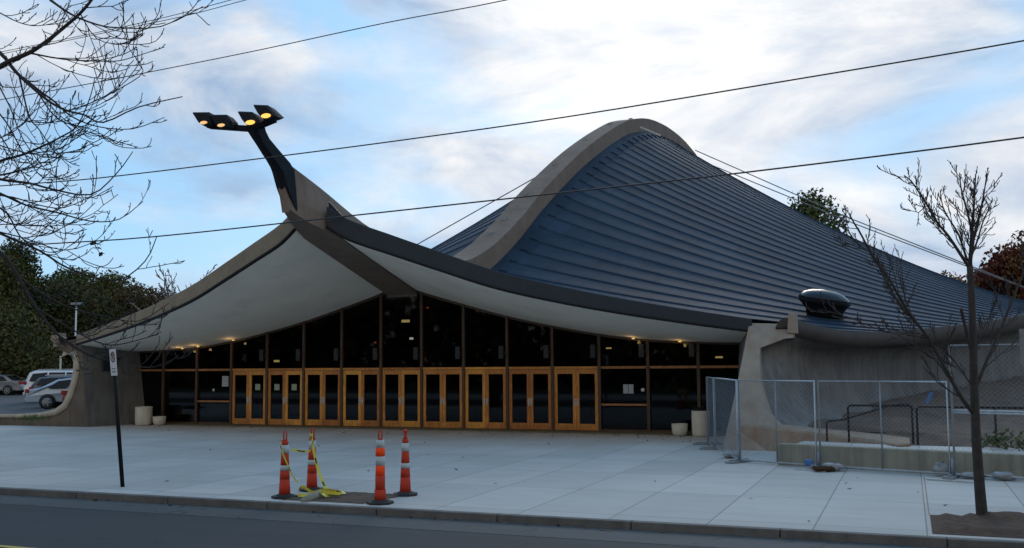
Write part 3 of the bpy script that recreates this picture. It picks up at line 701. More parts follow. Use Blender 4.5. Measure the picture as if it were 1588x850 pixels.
# chain-link panels
def chain(b, p0, p1, z0, z1, pitch=.075, r_=.0016):
    L = (p1-p0).length; d = (p1-p0)/L; Hh = z1-z0
    nrm_ = d.cross(Vector((0,0,1)))
    x = -Hh
    def pt(s, z, off): return p0+d*s+Vector((0,0,z0+z))+nrm_*off
    while x < L:
        for dr in (1,-1):
            # segment from (x,0) to (x+H,H) or mirrored, clipped
            s0, z_0, s1, z_1 = x, 0.0, x+Hh, Hh
            if s0 < 0: z_0 = -s0; s0 = 0
            if s1 > L: z_1 = Hh-(s1-L); s1 = L
            if z_1 - z_0 > .01:
                if dr > 0: a, c_ = pt(s0,z_0,.004), pt(s1,z_1,.004)
                else: a, c_ = pt(s0,Hh-z_0,-.004), pt(s1,Hh-z_1,-.004)
                b.beam(a, c_, r_*2, r_*2, up=nrm_)
        x += pitch*1.414
def panel(p0, p1, h, label, mids=(.5,), rails=(), z0=.08):
    p0 = Vector((*p0,0)); p1 = Vector((*p1,0)); root = thing('fence_panel', label, 'fence panel', (p0+p1)/2, 'temporary chain-link fence panels along the building site')
    d = (p1-p0).normalized(); a = p0+d*.05; c_ = p1-d*.05; Z = Vector((0,0,1))
    b = MB(); r_ = .026
    b.tube([a+Z*z0, a+Z*h, c_+Z*h, c_+Z*z0, a+Z*z0], r_, 8, smooth=True)
    b.build('frame', M['galv'], root)
    for s in mids:
        q = a+(c_-a)*s; b = MB(); b.tube([q+Z*z0, q+Z*h], r_*.8, 6); b.build('upright', M['galv_dull'], root)
    for z in rails:
        b = MB(); b.tube([a+Z*z, c_+Z*z], r_, 6); b.build('rail', M['galv'], root)
    b = MB(); chain(b, a, c_, z0, h); b.build('chain_link', M['galv_dull'], root)
    return root, d
Fp = [(12.99,-4.38),(13.49,-5.90),(14.72,-9.42),(16.75,-10.42),(19.63,-11.33),(22.6,-12.15)]
pl = []
labs = ['short fence panel farthest back, beside the tall stone bin', 'fence panel receding towards the doors, between back and corner posts', 'fence panel at the corner in front of the concrete pier base', 'wide fence panel in front of the handrail with a blue tag on its mesh', 'tall two-tier fence panel behind the sapling trunk']
for i in range(5):
    r_, d = panel(Fp[i], Fp[i+1], 2.08 if i < 4 else 2.88, labs[i], mids=(.5,) if i in (2,3) else (), rails=(1.41,1.46) if i == 4 else ())
    pl.append((r_, d))
def foot(root, p, d, lab):
    n_ = Vector((d.y,-d.x,0)); p = Vector((*p,0)); b = MB()
    b.beam(p-n_*.45+Vector((0,0,.03)), p+n_*.45+Vector((0,0,.03)), .22, .045); b.beam(p-n_*.38+Vector((0,0,.07)), p+n_*.38+Vector((0,0,.07)), .05, .03)
    b.tube([p+Vector((0,0,.05)), p+Vector((0,0,.4))], .034, 8); b.build('foot', M['galv_dull'], root)
foot(pl[0][0], Fp[0], pl[0][1], ''); foot(pl[1][0], Fp[1], pl[1][1], ''); foot(pl[2][0], Fp[2], pl[2][1], ''); foot(pl[3][0], Fp[3], pl[2][1], ''); foot(pl[4][0], Fp[4], pl[4][1], '')
p = at(1441,616,1,-11.0); b = MB(); b.prism([(p.x-.09,p.y-.02,p.z-.13),(p.x-.03,p.y-.02,p.z-.15),(p.x+.08,p.y-.02,p.z+.08),(p.x+.10,p.y-.02,p.z+.12),(p.x,p.y-.02,p.z+.1)], (0,.012,0)); b.build('tag', M['blue'], pl[3][0])
# sandbags
def sandbag(p, sx_, sy, sz, rz, label, m_=M['sandbag'], blue=False):
    b = MB(); rnd = random.Random(int(p[0]*100)); nu, nvv = 14, 9; vs=[]
    for i in range(nvv):
        ph = math.pi*i/(nvv-1)
        for k in range(nu):
            a = 2*math.pi*k/nu; sq = lambda x: math.copysign(abs(x)**.6, x); wob = 1+rnd.uniform(-.24,.24)
            x = sq(math.cos(a))*sq(math.sin(ph))*sx_*wob; y = sq(math.sin(a))*sq(math.sin(ph))*sy*wob; z = max(-sz*.8, math.cos(ph)*sz*wob)
            vs.append((p[0]+x*math.cos(rz)-y*math.sin(rz), p[1]+x*math.sin(rz)+y*math.cos(rz), p[2]+z+sz*.8))
    fs = [(i*nu+k, (i+1)*nu+k, (i+1)*nu+(k+1)%nu, i*nu+(k+1)%nu) for i in range(nvv-1) for k in range(nu)]
    b.add(vs, fs, 0, True)
    return tag(b.build('sandbag', m_, None, loc=p), label, 'sandbag', 'sandbags on the fence feet')
sandbag((14.35,-8.35,0.02),.22,.14,.09,.9,'grey sandbag beside the receding fence panel near the corner')
sandbag((17.1,-10.72,0.03),.24,.14,.08,-.2,'whitish sandbag beside the fence post left of the blue-tagged panel')
sandbag((16.9,-10.95,0.02),.25,.16,.06,.3,'flat dark sandbag spilling soil in front of the fence post', M['mulch'])
sandbag((20.02,-11.45,0.03),.25,.14,.06,-.25,'pale sandbag left of the sapling trunk at fence foot')
sandbag((20.62,-11.55,0.03),.22,.14,.08,.2,'crumpled pale sandbag right of the sapling trunk')
sandbag((19.4,-11.1,0.05),.16,.12,.13,.2,'small white sandbag standing against the tall fence post')
p = at(1255,718,1,-10.35); b = MB(); b.box(p.x-.12,p.x+.10,p.y,p.y+.05,p.z-.07,p.z+.08); tag(b.build('plastic_bag', M['blue'], None, bevel=.03, loc=p), 'small blue plastic bag at the foot of the low wall', 'bag')
# loose planks/base bars on the pavement
for (x0,y0,x1,y1,lab) in ((1233,712+15,1280,731,'pale metal bar lying in front of the corner fence foot'),(1437,743,1508,748,'pale metal bar lying in front of the tall fence foot')):
    a = at(x0,y0,2,.02); c_ = at(x1,y1,2,.02); b = MB(); b.beam(a, c_, .05, .035); tag(b.build('metal_bar', M['galv'], None, loc=a), lab, 'bar')
# small sign at the right edge
sg = thing('street_sign', 'white sign cut by the right edge, beside the sapling', 'sign', (21.0,-11.0,0))
p = at(1588,538,1,-11.9)
b = MB(); b.tube([(p.x+.12,-11.86,0),(p.x+.12,-11.86,3.3)], .03, 8); b.build('post', M['galv_dull'], sg)
b = MB(); b.box(p.x-.08,p.x+.40,-11.92,-11.90,p.z-.38,p.z+.38); b.build('plate', M['sign_grey'], sg)
# planting bed with sapling
b = MB(); rows = []; rnd = random.Random(5)
for i in range(40):
    u = 19.06+i*.12; row = []
    for k in range(14):
        v = -19.02+k*.148; e = min(1, min(k,13-k)/2, i/2)
        row.append((u, v, .006+e*(.03+.05*rnd.random()+.09*math.exp(-((u-20.2)**2+(v+17.3)**2)/.25))))
    rows.append(row)
b.grid(rows, flip=True); struct(b.build('mulch_bed', M['mulch']))
sheet('pavement_joint', 19.04, 19.06, -17.1, -11.5, .004, M['tape_black'])

# ------------------------------------------------------------------ trees
def twig(b, p, d, L, r0, lev, rnd, bend=.25, up=.12, n=5, minr=.004, dens=1.0, spread=(25,55), flat=None):
    seg = 6; pts = [Vector(p)]; d = Vector(d).normalized(); rs = [r0]
    cv = Vector((rnd.uniform(-1,1),rnd.uniform(-1,1),rnd.uniform(-.6,.6)))*bend*.6
    for i in range(seg):
        d = (d+cv/seg*1.6+Vector((rnd.uniform(-1,1),rnd.uniform(-1,1),rnd.uniform(-1,1)))*bend*.38+Vector((0,0,up*(.4+i/seg)/2.2))).normalized()
        pts.append(pts[-1]+d*L/seg); rs.append(max(minr, r0*(1-.8*(i+1)/seg)))
    b.tube(pts, rs, n if lev > 1 else 4, cap=False)
    if lev > 0: sprout(b, pts, rs, L, lev-1, rnd, bend, up, minr, dens, spread)
def sprout(b, pts, rs, L, lev, rnd, bend, up, minr, dens, spread, start=.2):
    cnt = max(2, int(dens*(2.2+L*1.9)))
    for j in range(cnt):
        s = lerp(start, .97, (j+rnd.random()*.9)/cnt)*(len(pts)-1); i = min(int(s), len(pts)-2); q = pts[i].lerp(pts[i+1], s-i)
        ax = (pts[i+1]-pts[i]).normalized(); perp = ax.cross(Vector((rnd.uniform(-1,1),rnd.uniform(-1,1),rnd.uniform(-1,1)))).normalized()
        a = R(rnd.uniform(*spread)); dd = ax*math.cos(a)+perp*math.sin(a)
        ll = L*rnd.choice((rnd.uniform(.12,.3), rnd.uniform(.3,.58)))*(1-.6*s/(len(pts)-1)); rr = max(minr, min(lerp(rs[i], rs[i+1], s-i)*.5, ll*.012))
        twig(b, q, dd, ll, rr, lev, rnd, bend, up, 5, minr, dens, spread)
def smooth_path(pts, k=3):
    out = []
    n = len(pts)
    for i in range(n-1):
        p0, p1, p2, p3 = pts[max(i-1,0)], pts[i], pts[i+1], pts[min(i+2,n-1)]
        for j in range(k):
            t_ = j/k; out.append(.5*((2*p1)+(p2-p0)*t_+(2*p0-5*p1+4*p2-p3)*t_*t_+(3*p1-p0-3*p2+p3)*t_**3))
    out.append(pts[-1]); return out
# --- sapling at the right (leafless)
rnd = random.Random(11)
base = Vector((19.84,-17.35,0)); dep = float(np.dot(np.array(base)-CAM, CF))
def pp(lst, r0, r1, dz=0.0, off=0.0):
    pts = [atd(x, y, dep+off+dz*i/max(1,len(lst)-1)) for i,(x,y) in enumerate(lst)]
    pts = smooth_path(pts); n = len(pts); return pts, [lerp(r0, r1, (i/(n-1))**.6) for i in range(n)]
sap = thing('street_tree', 'bare young street tree rising from the mulch bed at the kerb', 'tree', base)
bt = MB(); pts, rs = pp([(1525,815),(1523,800),(1518,740),(1514,680),(1511,610),(1509,540),(1507,470),(1504,412)], .112, .05)
rs[0] = .17; rs[1] = .145
bt.tube(pts, rs, 10); bt.build('trunk', M['bark'], sap)
limbs = [([(1504,414),(1506,380),(1509,340),(1511,305),(1513,270)],.05,.010,.3),
 ([(1504,414),(1510,370),(1518,335),(1525,305),(1530,272)],.038,.008,-.4),
 ([(1504,414),(1506,375),(1505,350),(1495,310),(1490,290),(1488,268)],.042,.008,.6),
 ([(1503,414),(1490,395),(1470,365),(1452,343),(1438,318),(1426,300),(1414,282),(1402,272)],.042,.008,-.5),
 ([(1500,405),(1487,365),(1472,340),(1462,320),(1458,295)],.028,.007,.5),
 ([(1473,368),(1458,352),(1440,320),(1424,330),(1418,322)],.018,.006,.2),
 ([(1505,400),(1515,375),(1524,345),(1533,325),(1538,310)],.026,.007,.3),
 ([(1509,640),(1492,618),(1470,580),(1440,525),(1410,486),(1382,438),(1356,402),(1336,365),(1324,345),(1317,332)],.05,.010,-1.0),
 ([(1410,490),(1385,455),(1368,420),(1355,395)],.025,.008,.5),
 ([(1440,525),(1400,470),(1362,405),(1330,378),(1312,352)],.035,.008,.6),
 ([(1507,545),(1500,520),(1494,495),(1490,478)],.04,.025,-.2),
 ([(1510,610),(1530,560),(1552,510),(1572,460),(1588,420),(1600,370),(1602,330)],.042,.010,.6),
 ([(1509,560),(1520,520),(1535,490),(1545,460)],.02,.007,.3),
 ([(1470,585),(1452,560),(1430,545),(1395,520),(1360,510),(1310,490),(1270,480)],.016,.006,-.6),
 ([(1508,600),(1480,560),(1450,530),(1418,515)],.018,.006,.4)]
for (lst, r0, r1, dz) in limbs:
    bt = MB(); pts, rs = pp(lst, r0*.82, r1, dz); bt.tube(pts, rs, 7)
    L = sum((pts[i+1]-pts[i]).length for i in range(len(pts)-1))
    if len(lst) > 4 or L > 1: sprout(bt, pts, rs, min(max(L,1.2),2.1), 1, rnd, .35, .36, .0052, 2.9, (20,48), .1)
    bt.build('branch', M['bark'], sap)
# --- big tree at the left whose branches reach over the street; trunk outside the frame
rnd = random.Random(21); seen = []
tb = Vector((-3.6,-18.0,0)); dep = float(np.dot(np.array((0.5,-18.6,3.0))-CAM, CF))
big = thing('street_tree', 'old bare tree reaching thin drooping branches in from the left edge', 'tree', tb)
bt = MB(); top = Vector((-3.2,-18.2,4.5)); bt.tube([tb, tb+Vector((.05,0,.5)), Vector((-3.4,-18.1,2.5)), top, Vector((-3.3,-18.2,8)), Vector((-3.1,-18.3,12))], [.42,.33,.28,.26,.2,.1], 12); bt.build('trunk', M['bark_dark'], big)
limbs = [([(-60,150),(0,103),(45,82),(70,66),(100,42),(125,20),(142,0),(150,-14)],.085,.03,0),
 ([(-40,60),(0,82),(25,112),(55,140),(80,160),(105,172),(130,178),(160,190),(215,166),(283,150)],.075,.012,-1.0),
 ([(35,120),(60,140),(85,158),(110,180),(150,196),(205,200),(255,182)],.045,.010,.8),
 ([(-30,270),(0,250),(35,240),(72,224),(95,212),(120,195),(140,150),(147,120)],.06,.010,.4),
 ([(-40,262),(0,278),(45,284),(80,293),(140,302),(180,270),(206,235)],.055,.010,-.5),
 ([(-40,288),(0,300),(40,318),(90,330),(140,343),(185,340),(222,312)],.05,.010,.6),
 ([(-40,340),(0,362),(60,388),(110,418),(180,435),(225,405),(243,367)],.05,.012,.5),
 ([(-60,370),(0,392),(25,425),(50,468),(85,515),(118,540),(150,555),(185,560)],.085,.016,-.4),
 ([(25,425),(60,452),(110,478),(160,490),(215,498),(262,470)],.035,.010,.4),
 ([(60,480),(110,510),(150,530),(180,535),(230,523),(250,515)],.03,.010,.6),
 ([(85,515),(130,545),(180,562),(230,570),(255,563),(278,552)],.026,.010,-.3),
 ([(45,82),(100,92),(165,95),(195,92),(255,73)],.030,.009,.5),
 ([(78,0),(110,22),(150,38),(185,43),(250,41),(315,10)],.040,.010,-.5),
 ([(125,22),(150,60),(190,68),(222,55)],.018,.008,.3),
 ([(0,20),(30,35),(60,40),(95,30),(110,0)],.02,.008,.3),
 ([(30,118),(45,180),(60,200),(85,235),(110,260)],.03,.008,-.6),
 ([(60,145),(90,185),(140,200),(165,212),(182,220)],.024,.008,.4),
 ([(-20,155),(10,190),(35,235),(60,270),(75,280)],.03,.008,.5),
 ([(-30,305),(10,330),(30,365),(55,385),(85,395),(130,365)],.035,.008,.3),
 ([(105,172),(140,160),(190,135),(222,110),(200,75),(205,60)],.020,.008,-.3),
 ([(-20,220),(20,205),(50,175),(70,140)],.02,.007,.3),
 ([(-30,268),(0,272),(40,262),(80,246),(110,226)],.03,.009,.7),
 ([(-30,300),(20,306),(60,318),(100,322),(150,300)],.03,.009,-.6),
 ([(-30,325),(10,345),(45,350),(90,350),(120,345)],.028,.008,.5),
 ([(-20,180),(10,225),(30,262),(60,300),(95,322)],.026,.008,-.8),
 ([(-20,100),(15,165),(35,215),(70,262),(100,280)],.026,.008,.9),
 ([(-30,215),(20,232),(60,240),(105,236),(135,228)],.024,.008,-.4),
 ([(0,360),(40,370),(100,388),(150,372),(172,345)],.024,.008,.3)]
for (lst, r0, r1, dz) in limbs:
    off = rnd.uniform(-.8,.8)
    if lst[0][0] >= 0 and seen:             # a side limb starts on the limb it grows from
        off = min(seen, key=lambda q: (q[0]-lst[0][0])**2+(q[1]-lst[0][1])**2)[2]
    bt = MB(); pts, rs = pp(lst, r0*.78, r1*.9, dz*1.6, off)
    for i, p_ in enumerate(pts):
        dl = np.array(p_)-CAM; z_ = float(np.dot(dl, CF)); seen.append((794+FPX*float(np.dot(dl,CR))/z_, 425+SHY-FPX*float(np.dot(dl,CU))/z_, z_-dep))
    if lst[0][0] < 0:                        # a main limb starts at the trunk
        f0 = pts[0]; hz = min(11.0, max(3.2, f0.z-1.3)); tr0 = Vector((-3.35,-18.15,hz)); md = tr0.lerp(f0,.5)+Vector((0,0,.25))
        ext = smooth_path([tr0, md, f0, pts[1]], 4)[:-5]; pts = ext+pts; rs = [lerp(r0*1.15, r0*.78, i/len(ext)) for i in range(len(ext))]+rs
    bt.tube(pts, rs, 7)
    if lst[0][0] < 0: pts, rs = pts[len(ext):], rs[len(ext):]
    sprout(bt, pts, rs, 3.8, 1, rnd, .55, .42, .0092, 1.02, (25,58), .05)
    bt.build('branch', M['bark_dark'], big)
p = atd(149,383,dep); bt = MB()
for k in range(14):
    q = p+Vector((rnd.uniform(-.18,.18),rnd.uniform(-.1,.1),rnd.uniform(-.16,.16))); a = Vector((rnd.uniform(-1,1),rnd.uniform(-1,1),rnd.uniform(-1,1))).normalized()*.07; c_ = a.cross(Vector((.3,.5,.8))).normalized()*.05
    bt.add([q-a,q+c_,q+a,q-c_], [(0,1,2,3)])
bt.tube([p+Vector((-.15,0,.22)), p, p+Vector((.12,0,-.16))], .008, 5)
bt.build('dead_leaf_cluster', M['bark_dark'], big)

def crown_mesh(clumps, nper, size, rnd, b=None, nm=2):
    b = b or MB()
    for (c, r_) in clumps:
        c = Vector(c)
        for k in range(int(nper*r_[0]*r_[2])):
            d = Vector((rnd.gauss(0,1),rnd.gauss(0,1),rnd.gauss(0,1))).normalized(); q = rnd.random()**.45
            p = c+Vector((d.x*r_[0],d.y*r_[1],d.z*r_[2]))*q
            a = Vector((rnd.uniform(-1,1),rnd.uniform(-1,1),rnd.uniform(-1,1))).normalized(); e = a.cross(Vector((rnd.uniform(-1,1),rnd.uniform(-1,1),rnd.uniform(-1,1)))).normalized()
            s = size*rnd.uniform(.6,1.4); mi = 0 if rnd.random() < .72 else 1
            b.add([p-a*s,p+e*s*.55,p+a*s,p-e*s*.55], [(0,1,2,3)], mi if nm > 1 else 0)
    return b
def leafy(name, label, base, h, wd, mats, rnd, trunk_h=.3, nclump=16, nper=60, size=.5, group=None, shape=1.0, low=.12):
    root = thing(name, label, 'tree', base, group); base = Vector(base)
    b = MB(); b.tube([base, base+Vector((.1,0,h*trunk_h)), base+Vector((-.1,.1,h*.7))], [h*.028,h*.02,h*.008], 7)
    for k in range(5):
        z = h*rnd.uniform(.25,.6); a = rnd.uniform(0,6.28); e = base+Vector((math.cos(a)*wd*.35,math.sin(a)*wd*.35,z+h*.2)); b.tube([base+Vector((0,0,z)), e], [h*.01,h*.004], 5)
    b.build('trunk', M['bark'], root)
    cl = []
    for k in range(nclump):
        z = lerp(low, .96, (k+.5)/nclump); rr = math.sin(math.pi*min(1,max(.12,(z-low*.3))**.75))*wd*.5*shape
        a = rnd.uniform(0,6.28); q = rr*rnd.uniform(.15,.8); s = wd*rnd.uniform(.16,.28)
        cl.append((base+Vector((math.cos(a)*q, math.sin(a)*q, h*z-s*.3)), (s, s, s*rnd.uniform(.6,.95))))
    crown_mesh(cl, nper, size, rnd).build('crown', mats, root)
    return root
def ground_at(x, dist):          # lot-level position under picture column x at a distance
    d = ray(x, 560); d = d/np.linalg.norm(d[:2]); p = CAM+d*dist; return (p[0], p[1], .3)
rnd = random.Random(31)
GRP = 'trees along the far side of the parking lot'
lt = [(-45,86,11.2,13,'leaf_olive','leaf_dark','olive leafed tree at the far left, tallest against the sky'),
      (18,95,13.2,7,'leaf_dark','leaf_olive','dark tree with loose top at the left, behind the grey sedan'),
      (70,100,10.0,11,'leaf_dark','leaf_green','dark green tree behind the white parking-lot lamp post'),
      (118,112,12.2,13,'leaf_green','leaf_olive','broad green tree behind the silver car, with rounded top'),
      (165,105,11.2,11,'leaf_olive','leaf_green','olive green tree left of the brown tree beyond the lot'),
      (205,100,9.6,12,'leaf_brown','leaf_olive','brownish tree just left of the bare grey tree'),
      (245,112,9.8,11,'leaf_dark','leaf_brown','low dark tree behind the canopy edge, under the bare grey tree'),
      (30,100,9.5,14,'leaf_dark','leaf_dark','dark low tree behind the white suv'),
      (100,96,9.0,14,'leaf_dark','leaf_brown','dark bushy tree directly behind the parked cars and left pier'),
      (290,125,9.5,12,'leaf_brown','leaf_dark','low brown tree touching the left canopy edge')]
for (x, dist, h, wd, a, c_, lab) in lt:
    leafy('leafy_tree', lab, ground_at(x, dist), h, wd, [M[a], M[c_]], rnd, nclump=26, nper=330, size=.145, group=GRP, low=.05, shape=1.05)
# bare grey tree by the canopy
b0 = Vector(ground_at(270, 92)); bare = thing('bare_tree', 'pale grey leafless tree showing above the left canopy edge', 'tree', b0)
bt = MB(); bt.tube([b0, b0+Vector((0,0,4)), b0+Vector((.1,0,7))], [.25,.2,.12], 8); bt.build('trunk', M['bark_grey'], bare)
bt = MB()
for k in range(16):
    a = rnd.uniform(0,6.28); el = rnd.uniform(.5,1.35); d = Vector((math.cos(a)*math.cos(el),math.sin(a)*math.cos(el),math.sin(el)))
    twig(bt, b0+Vector((0,0,rnd.uniform(3.5,6.5))), d, rnd.uniform(3.8,5.6), .10, 2, rnd, .3, .15, 5, .04, .85, (20,50))
bt.build('branches', M['bark_grey'], bare)
# trees behind the roof at the right
def behind(x, dist):
    p = ground_at(x, dist); return (p[0], p[1], 0)
leafy('leafy_tree', 'tall green tree with open crown behind the blue roof slope', behind(1262,150), 27.6, 12.5, [M['leaf_green'],M['leaf_olive']], rnd, nclump=34, nper=24, size=.32, low=.62, group='trees behind the arena')
leafy('leafy_tree', 'small top of a green tree just left of the tall tree behind the roof', behind(1203,160), 27.2, 6, [M['leaf_green'],M['leaf_olive']], rnd, nclump=14, nper=24, size=.32, low=.6, group='trees behind the arena')
leafy('leafy_tree', 'dark red autumn tree behind the sapling at the right edge', behind(1572,120), 14.6, 12, [M['leaf_red'],M['leaf_rust']], rnd, nclump=30, nper=120, size=.24, low=.2, group='trees behind the arena')
leafy('leafy_tree', 'smaller red tree between the sapling trunk and the rust tree', behind(1530,135), 13.6, 9, [M['leaf_red'],M['leaf_brown']], rnd, nclump=22, nper=110, size=.24, low=.2, group='trees behind the arena')
leafy('leafy_tree', 'rust and olive tree left of the sapling trunk, behind roof edge', behind(1478,140), 13.6, 8, [M['leaf_rust'],M['leaf_olive']], rnd, nclump=22, nper=120, size=.24, low=.2, group='trees behind the arena')
leafy('leafy_tree', 'rust coloured tree at the far right edge beyond the gutter', behind(1625,118), 15.5, 12, [M['leaf_rust'],M['leaf_red']], rnd, nclump=26, nper=120, size=.24, low=.15, group='trees behind the arena')
# tree belt across the street behind the camera, unseen, added so the glass reflects dark
cl = []; rnd = random.Random(77)
for k in range(70):
    x = -75+k*2.9+rnd.uniform(-1,1); h = rnd.uniform(7,12)
    for j in range(4): cl.append(((x+rnd.uniform(-2,2), -64+rnd.uniform(-3,3), h*(j+.6)/4.2), (3.2,2.6,2.2)))
o = crown_mesh(cl, 13, .75, rnd).build('added_tree_belt', [M['leaf_dark'],M['leaf_olive']]); tag(o, 'unseen belt of trees added across the street to darken the glass doors', 'wood', kind='stuff')

# ------------------------------------------------------------------ wires
GW = 'overhead wires along the street'
for (lst, r_, lab) in (
  ([(1900,2),(1588,63),(1240,122),(880,181),(640,215),(450,240),(190,272),(60,284),(-200,302)], .012, 'overhead wire crossing in front of the ridge and the prow neck'),
  ([(1900,165),(1588,213),(1150,268),(870,299),(540,335),(240,367),(60,379),(-200,395)], .013, 'lowest overhead wire, crossing the prow and the blue roof'),
  ([(1000,-52),(785,0),(600,35),(400,78),(225,113),(100,137),(-200,190)], .009, 'thin overhead wire crossing bare branches at the upper left'),
  ([(560,-48),(381,0),(290,24),(190,45),(60,72),(-200,125)], .007, 'upper of two thin wires at the top left corner'),
  ([(540,-48),(358,0),(280,21),(185,43),(60,69),(-200,120)], .007, 'lower of two thin wires at the top left corner')):
    pts = smooth_path([at(x,y,1,-20.6) for x,y in lst], 4); d0 = (pts[0]-pts[6]).normalized(); d1 = (pts[-1]-pts[-7]).normalized(); pts = [pts[0]+d0*45]+pts+[pts[-1]+d1*60]; b = MB(); b.tube(pts, r_, 5)
    tag(b.build('overhead_wire', M['wire'], None, loc=pts[0]), lab, 'wire', GW)

# ------------------------------------------------------------------ cones and tape
def cone(loc, kind, label, rz=0, lean=0):
    root = thing('traffic_cone', label, 'traffic cone', loc, 'four striped traffic cones around the dirt pit')
    x, y, z = loc; c = Vector(loc)
    b = MB(); n = 8; pr = [(.255*math.cos(2*math.pi*(k+.5)/n+rz), .255*math.sin(2*math.pi*(k+.5)/n+rz)) for k in range(n)]
    b.prism([(x+a,y+d,z) for a, d in pr], (0,0,.045)); b.lathe([(.17,.045),(.14,.075)], c, 16); b.build('base', M['rubber'], root, bevel=.01)
    if kind == 'thin':
        secs = [(.07,.105,.30,'cone'),(.30,.098,.52,'cone'),(.52,.088,.70,'cone_bright'),(.70,.086,.87,'refl'),(.87,.084,1.04,'cone_bright'),(1.04,.072,1.17,'refl')]
        rad = lambda h: .108 if h < .26 else (.092 if h < .52 else .083 - .02*max(0,(h-1.0))/.2)
        bands = [(.06,.26,'cone'),(.26,.52,'cone'),(.52,.70,'cone_bright'),(.70,.87,'refl'),(.87,1.03,'cone_bright'),(1.03,1.17,'refl')]
    else:
        rad = lambda h: lerp(.115, .060, h/1.12)
        bands = [(.06,.36,'cone'),(.36,.53,'cone'),(.53,.63,'refl'),(.63,.86,'cone'),(.86,1.02,'refl'),(1.02,1.10,'cone')]
    b = MB(); ms = {'cone':0,'cone_bright':1,'refl':2}
    for (a, d, m_) in bands:
        e = .006 if m_ != 'cone' else 0
        b.lathe([(rad(a+.001)+e, a),(rad((a+d)/2)+e,(a+d)/2),(rad(d-.001)+e, d)], c, 18, ms[m_])
    b.build('body', [M['cone'],M['cone_bright'],M['refl']], root)
    b = MB(); t0 = bands[-1][1]
    if kind == 'knob':
        b.lathe([(.045,t0),(.03,t0+.05),(.028,t0+.1),(.042,t0+.14),(.042,t0+.17),(.015,t0+.19)], c, 12)
    else:
        b.tube([(x-.03,y,z+t0-.02),(x-.035,y,z+t0+.13),(x-.02,y,z+t0+.175),(x+.02,y,z+t0+.175),(x+.035,y,z+t0+.13),(x+.03,y,z+t0-.02)], .014, 8); b.lathe([(.05,t0),(.035,t0+.03)], c, 12)
    b.build('handle', M['cone'], root)
    return root
cone((7.45,-18.72,.0), 'loop', 'front left cone with yellow tape tied at its top', .2)
cone((7.36,-17.63,.0), 'loop', 'rear left cone with yellow tape trailing down to the ground', .5)
cone((9.63,-18.83,.0), 'thin', 'straight-sided cone with bright orange bands, front right', .1)
cone((9.53,-17.65,.0), 'knob', 'rear right cone with a round knob on its tip', .4)
b = MB(); rows=[]; rnd = random.Random(9)
for i in range(19):
    u = 7.72+i*.1; row=[]
    for k in range(13):
        v = -18.98+k*.115; e = min(1,min(i,18-i,k,12-k)/1.5); row.append((u+rnd.uniform(-.03,.03)*e+((v+18)*.18), v+rnd.uniform(-.02,.02), .005+e*rnd.uniform(.005,.05)))
    rows.append(row)
b.grid(rows, flip=True); tag(b.build('soil', M['soil'], None, loc=(8.6,-18.3,0)), 'square patch of bare soil between the four traffic cones', 'soil', kind='stuff')
b = MB(); b.tube([at(468,777,2,.02),at(480,773,2,.05),at(495,767,2,.07),at(508,763,2,.05)], [.05,.085,.085,.05], 8); tag(b.build('concrete_chunk', M['lowwall'], None, loc=(7.9,-18.1,0)), 'rounded broken concrete edge beside the tape at the soil patch', 'rubble')
def ribbon(b, pts, wd, up=(0,0,1), twist=None):
    pts = smooth_path([Vector(p) for p in pts], 5); rows = []
    for i, p in enumerate(pts):
        d = (pts[min(i+1,len(pts)-1)]-pts[max(i-1,0)]).normalized(); tw = (twist or 0)*i/len(pts)
        sd = (Vector((0,0,1))*math.cos(tw)+CRv*math.sin(tw)); sd = (sd-d*sd.dot(d)).normalized()*wd/2
        rows.append([p-sd, p+sd])
    n = 2; vs = [q for r_ in rows for q in r_]
    for i in range(len(rows)-1): b.add([rows[i][0],rows[i][1],rows[i+1][1],rows[i+1][0]], [(0,1,2,3)], 0)
    # print marks: narrower dark strips laid on both sides
    for i in range(2, len(rows)-2, 9):
        for j in (0,1):
            a0, a1, b0_, b1 = rows[i+j][0], rows[i+j][1], rows[i+j+1][0], rows[i+j+1][1]
            nn = (a1-a0).cross(b0_-a0).normalized()*.003
            for sg_ in (1,-1):
                b.add([a0.lerp(a1,.25)+nn*sg_, a0.lerp(a1,.75)+nn*sg_, b0_.lerp(b1,.75)+nn*sg_, b0_.lerp(b1,.25)+nn*sg_], [(0,1,2,3)], 1)
CRv = Vector(CR)
GT = 'lengths of yellow barrier tape'
tp = MB()
ribbon(tp, [(7.34,-18.70,1.10),(7.37,-18.80,1.10),(7.42,-18.85,1.06),(7.50,-18.85,.85),(7.58,-18.78,.6),(7.66,-18.75,.42),(7.74,-18.7,.30)], .028)
tag(tp.build('caution_tape', [M['tape'],M['tape_black']], None, loc=(7.5,-18.8,.6)), 'thin loose end of yellow tape hanging down the front left cone', 'tape', GT)
tp = MB()
ribbon(tp, [(7.52,-18.6,.92),(7.62,-18.2,.85),(7.56,-17.95,.92),(7.42,-17.72,1.10),(7.37,-17.66,1.16)], .045, twist=.6)
tag(tp.build('caution_tape', [M['tape'],M['tape_black']], None, loc=(7.5,-18.2,.9)), 'short yellow tape sagging between the tops of the two left cones', 'tape', GT)
tp = MB()
ribbon(tp, [(7.36,-17.72,1.17),(7.46,-17.78,1.02),(7.56,-17.85,.75),(7.68,-17.9,.48),(7.85,-18.0,.24),(8.05,-18.1,.10),(8.35,-18.2,.12),(8.55,-18.3,.09),(8.45,-18.45,.13),(8.2,-18.45,.15),(7.95,-18.5,.10),(7.72,-18.52,.2),(7.74,-18.68,.07),(8.0,-18.74,.08),(8.3,-18.6,.12),(8.6,-18.5,.08),(8.4,-18.72,.08),(8.2,-18.6,.14)], .06, twist=5)
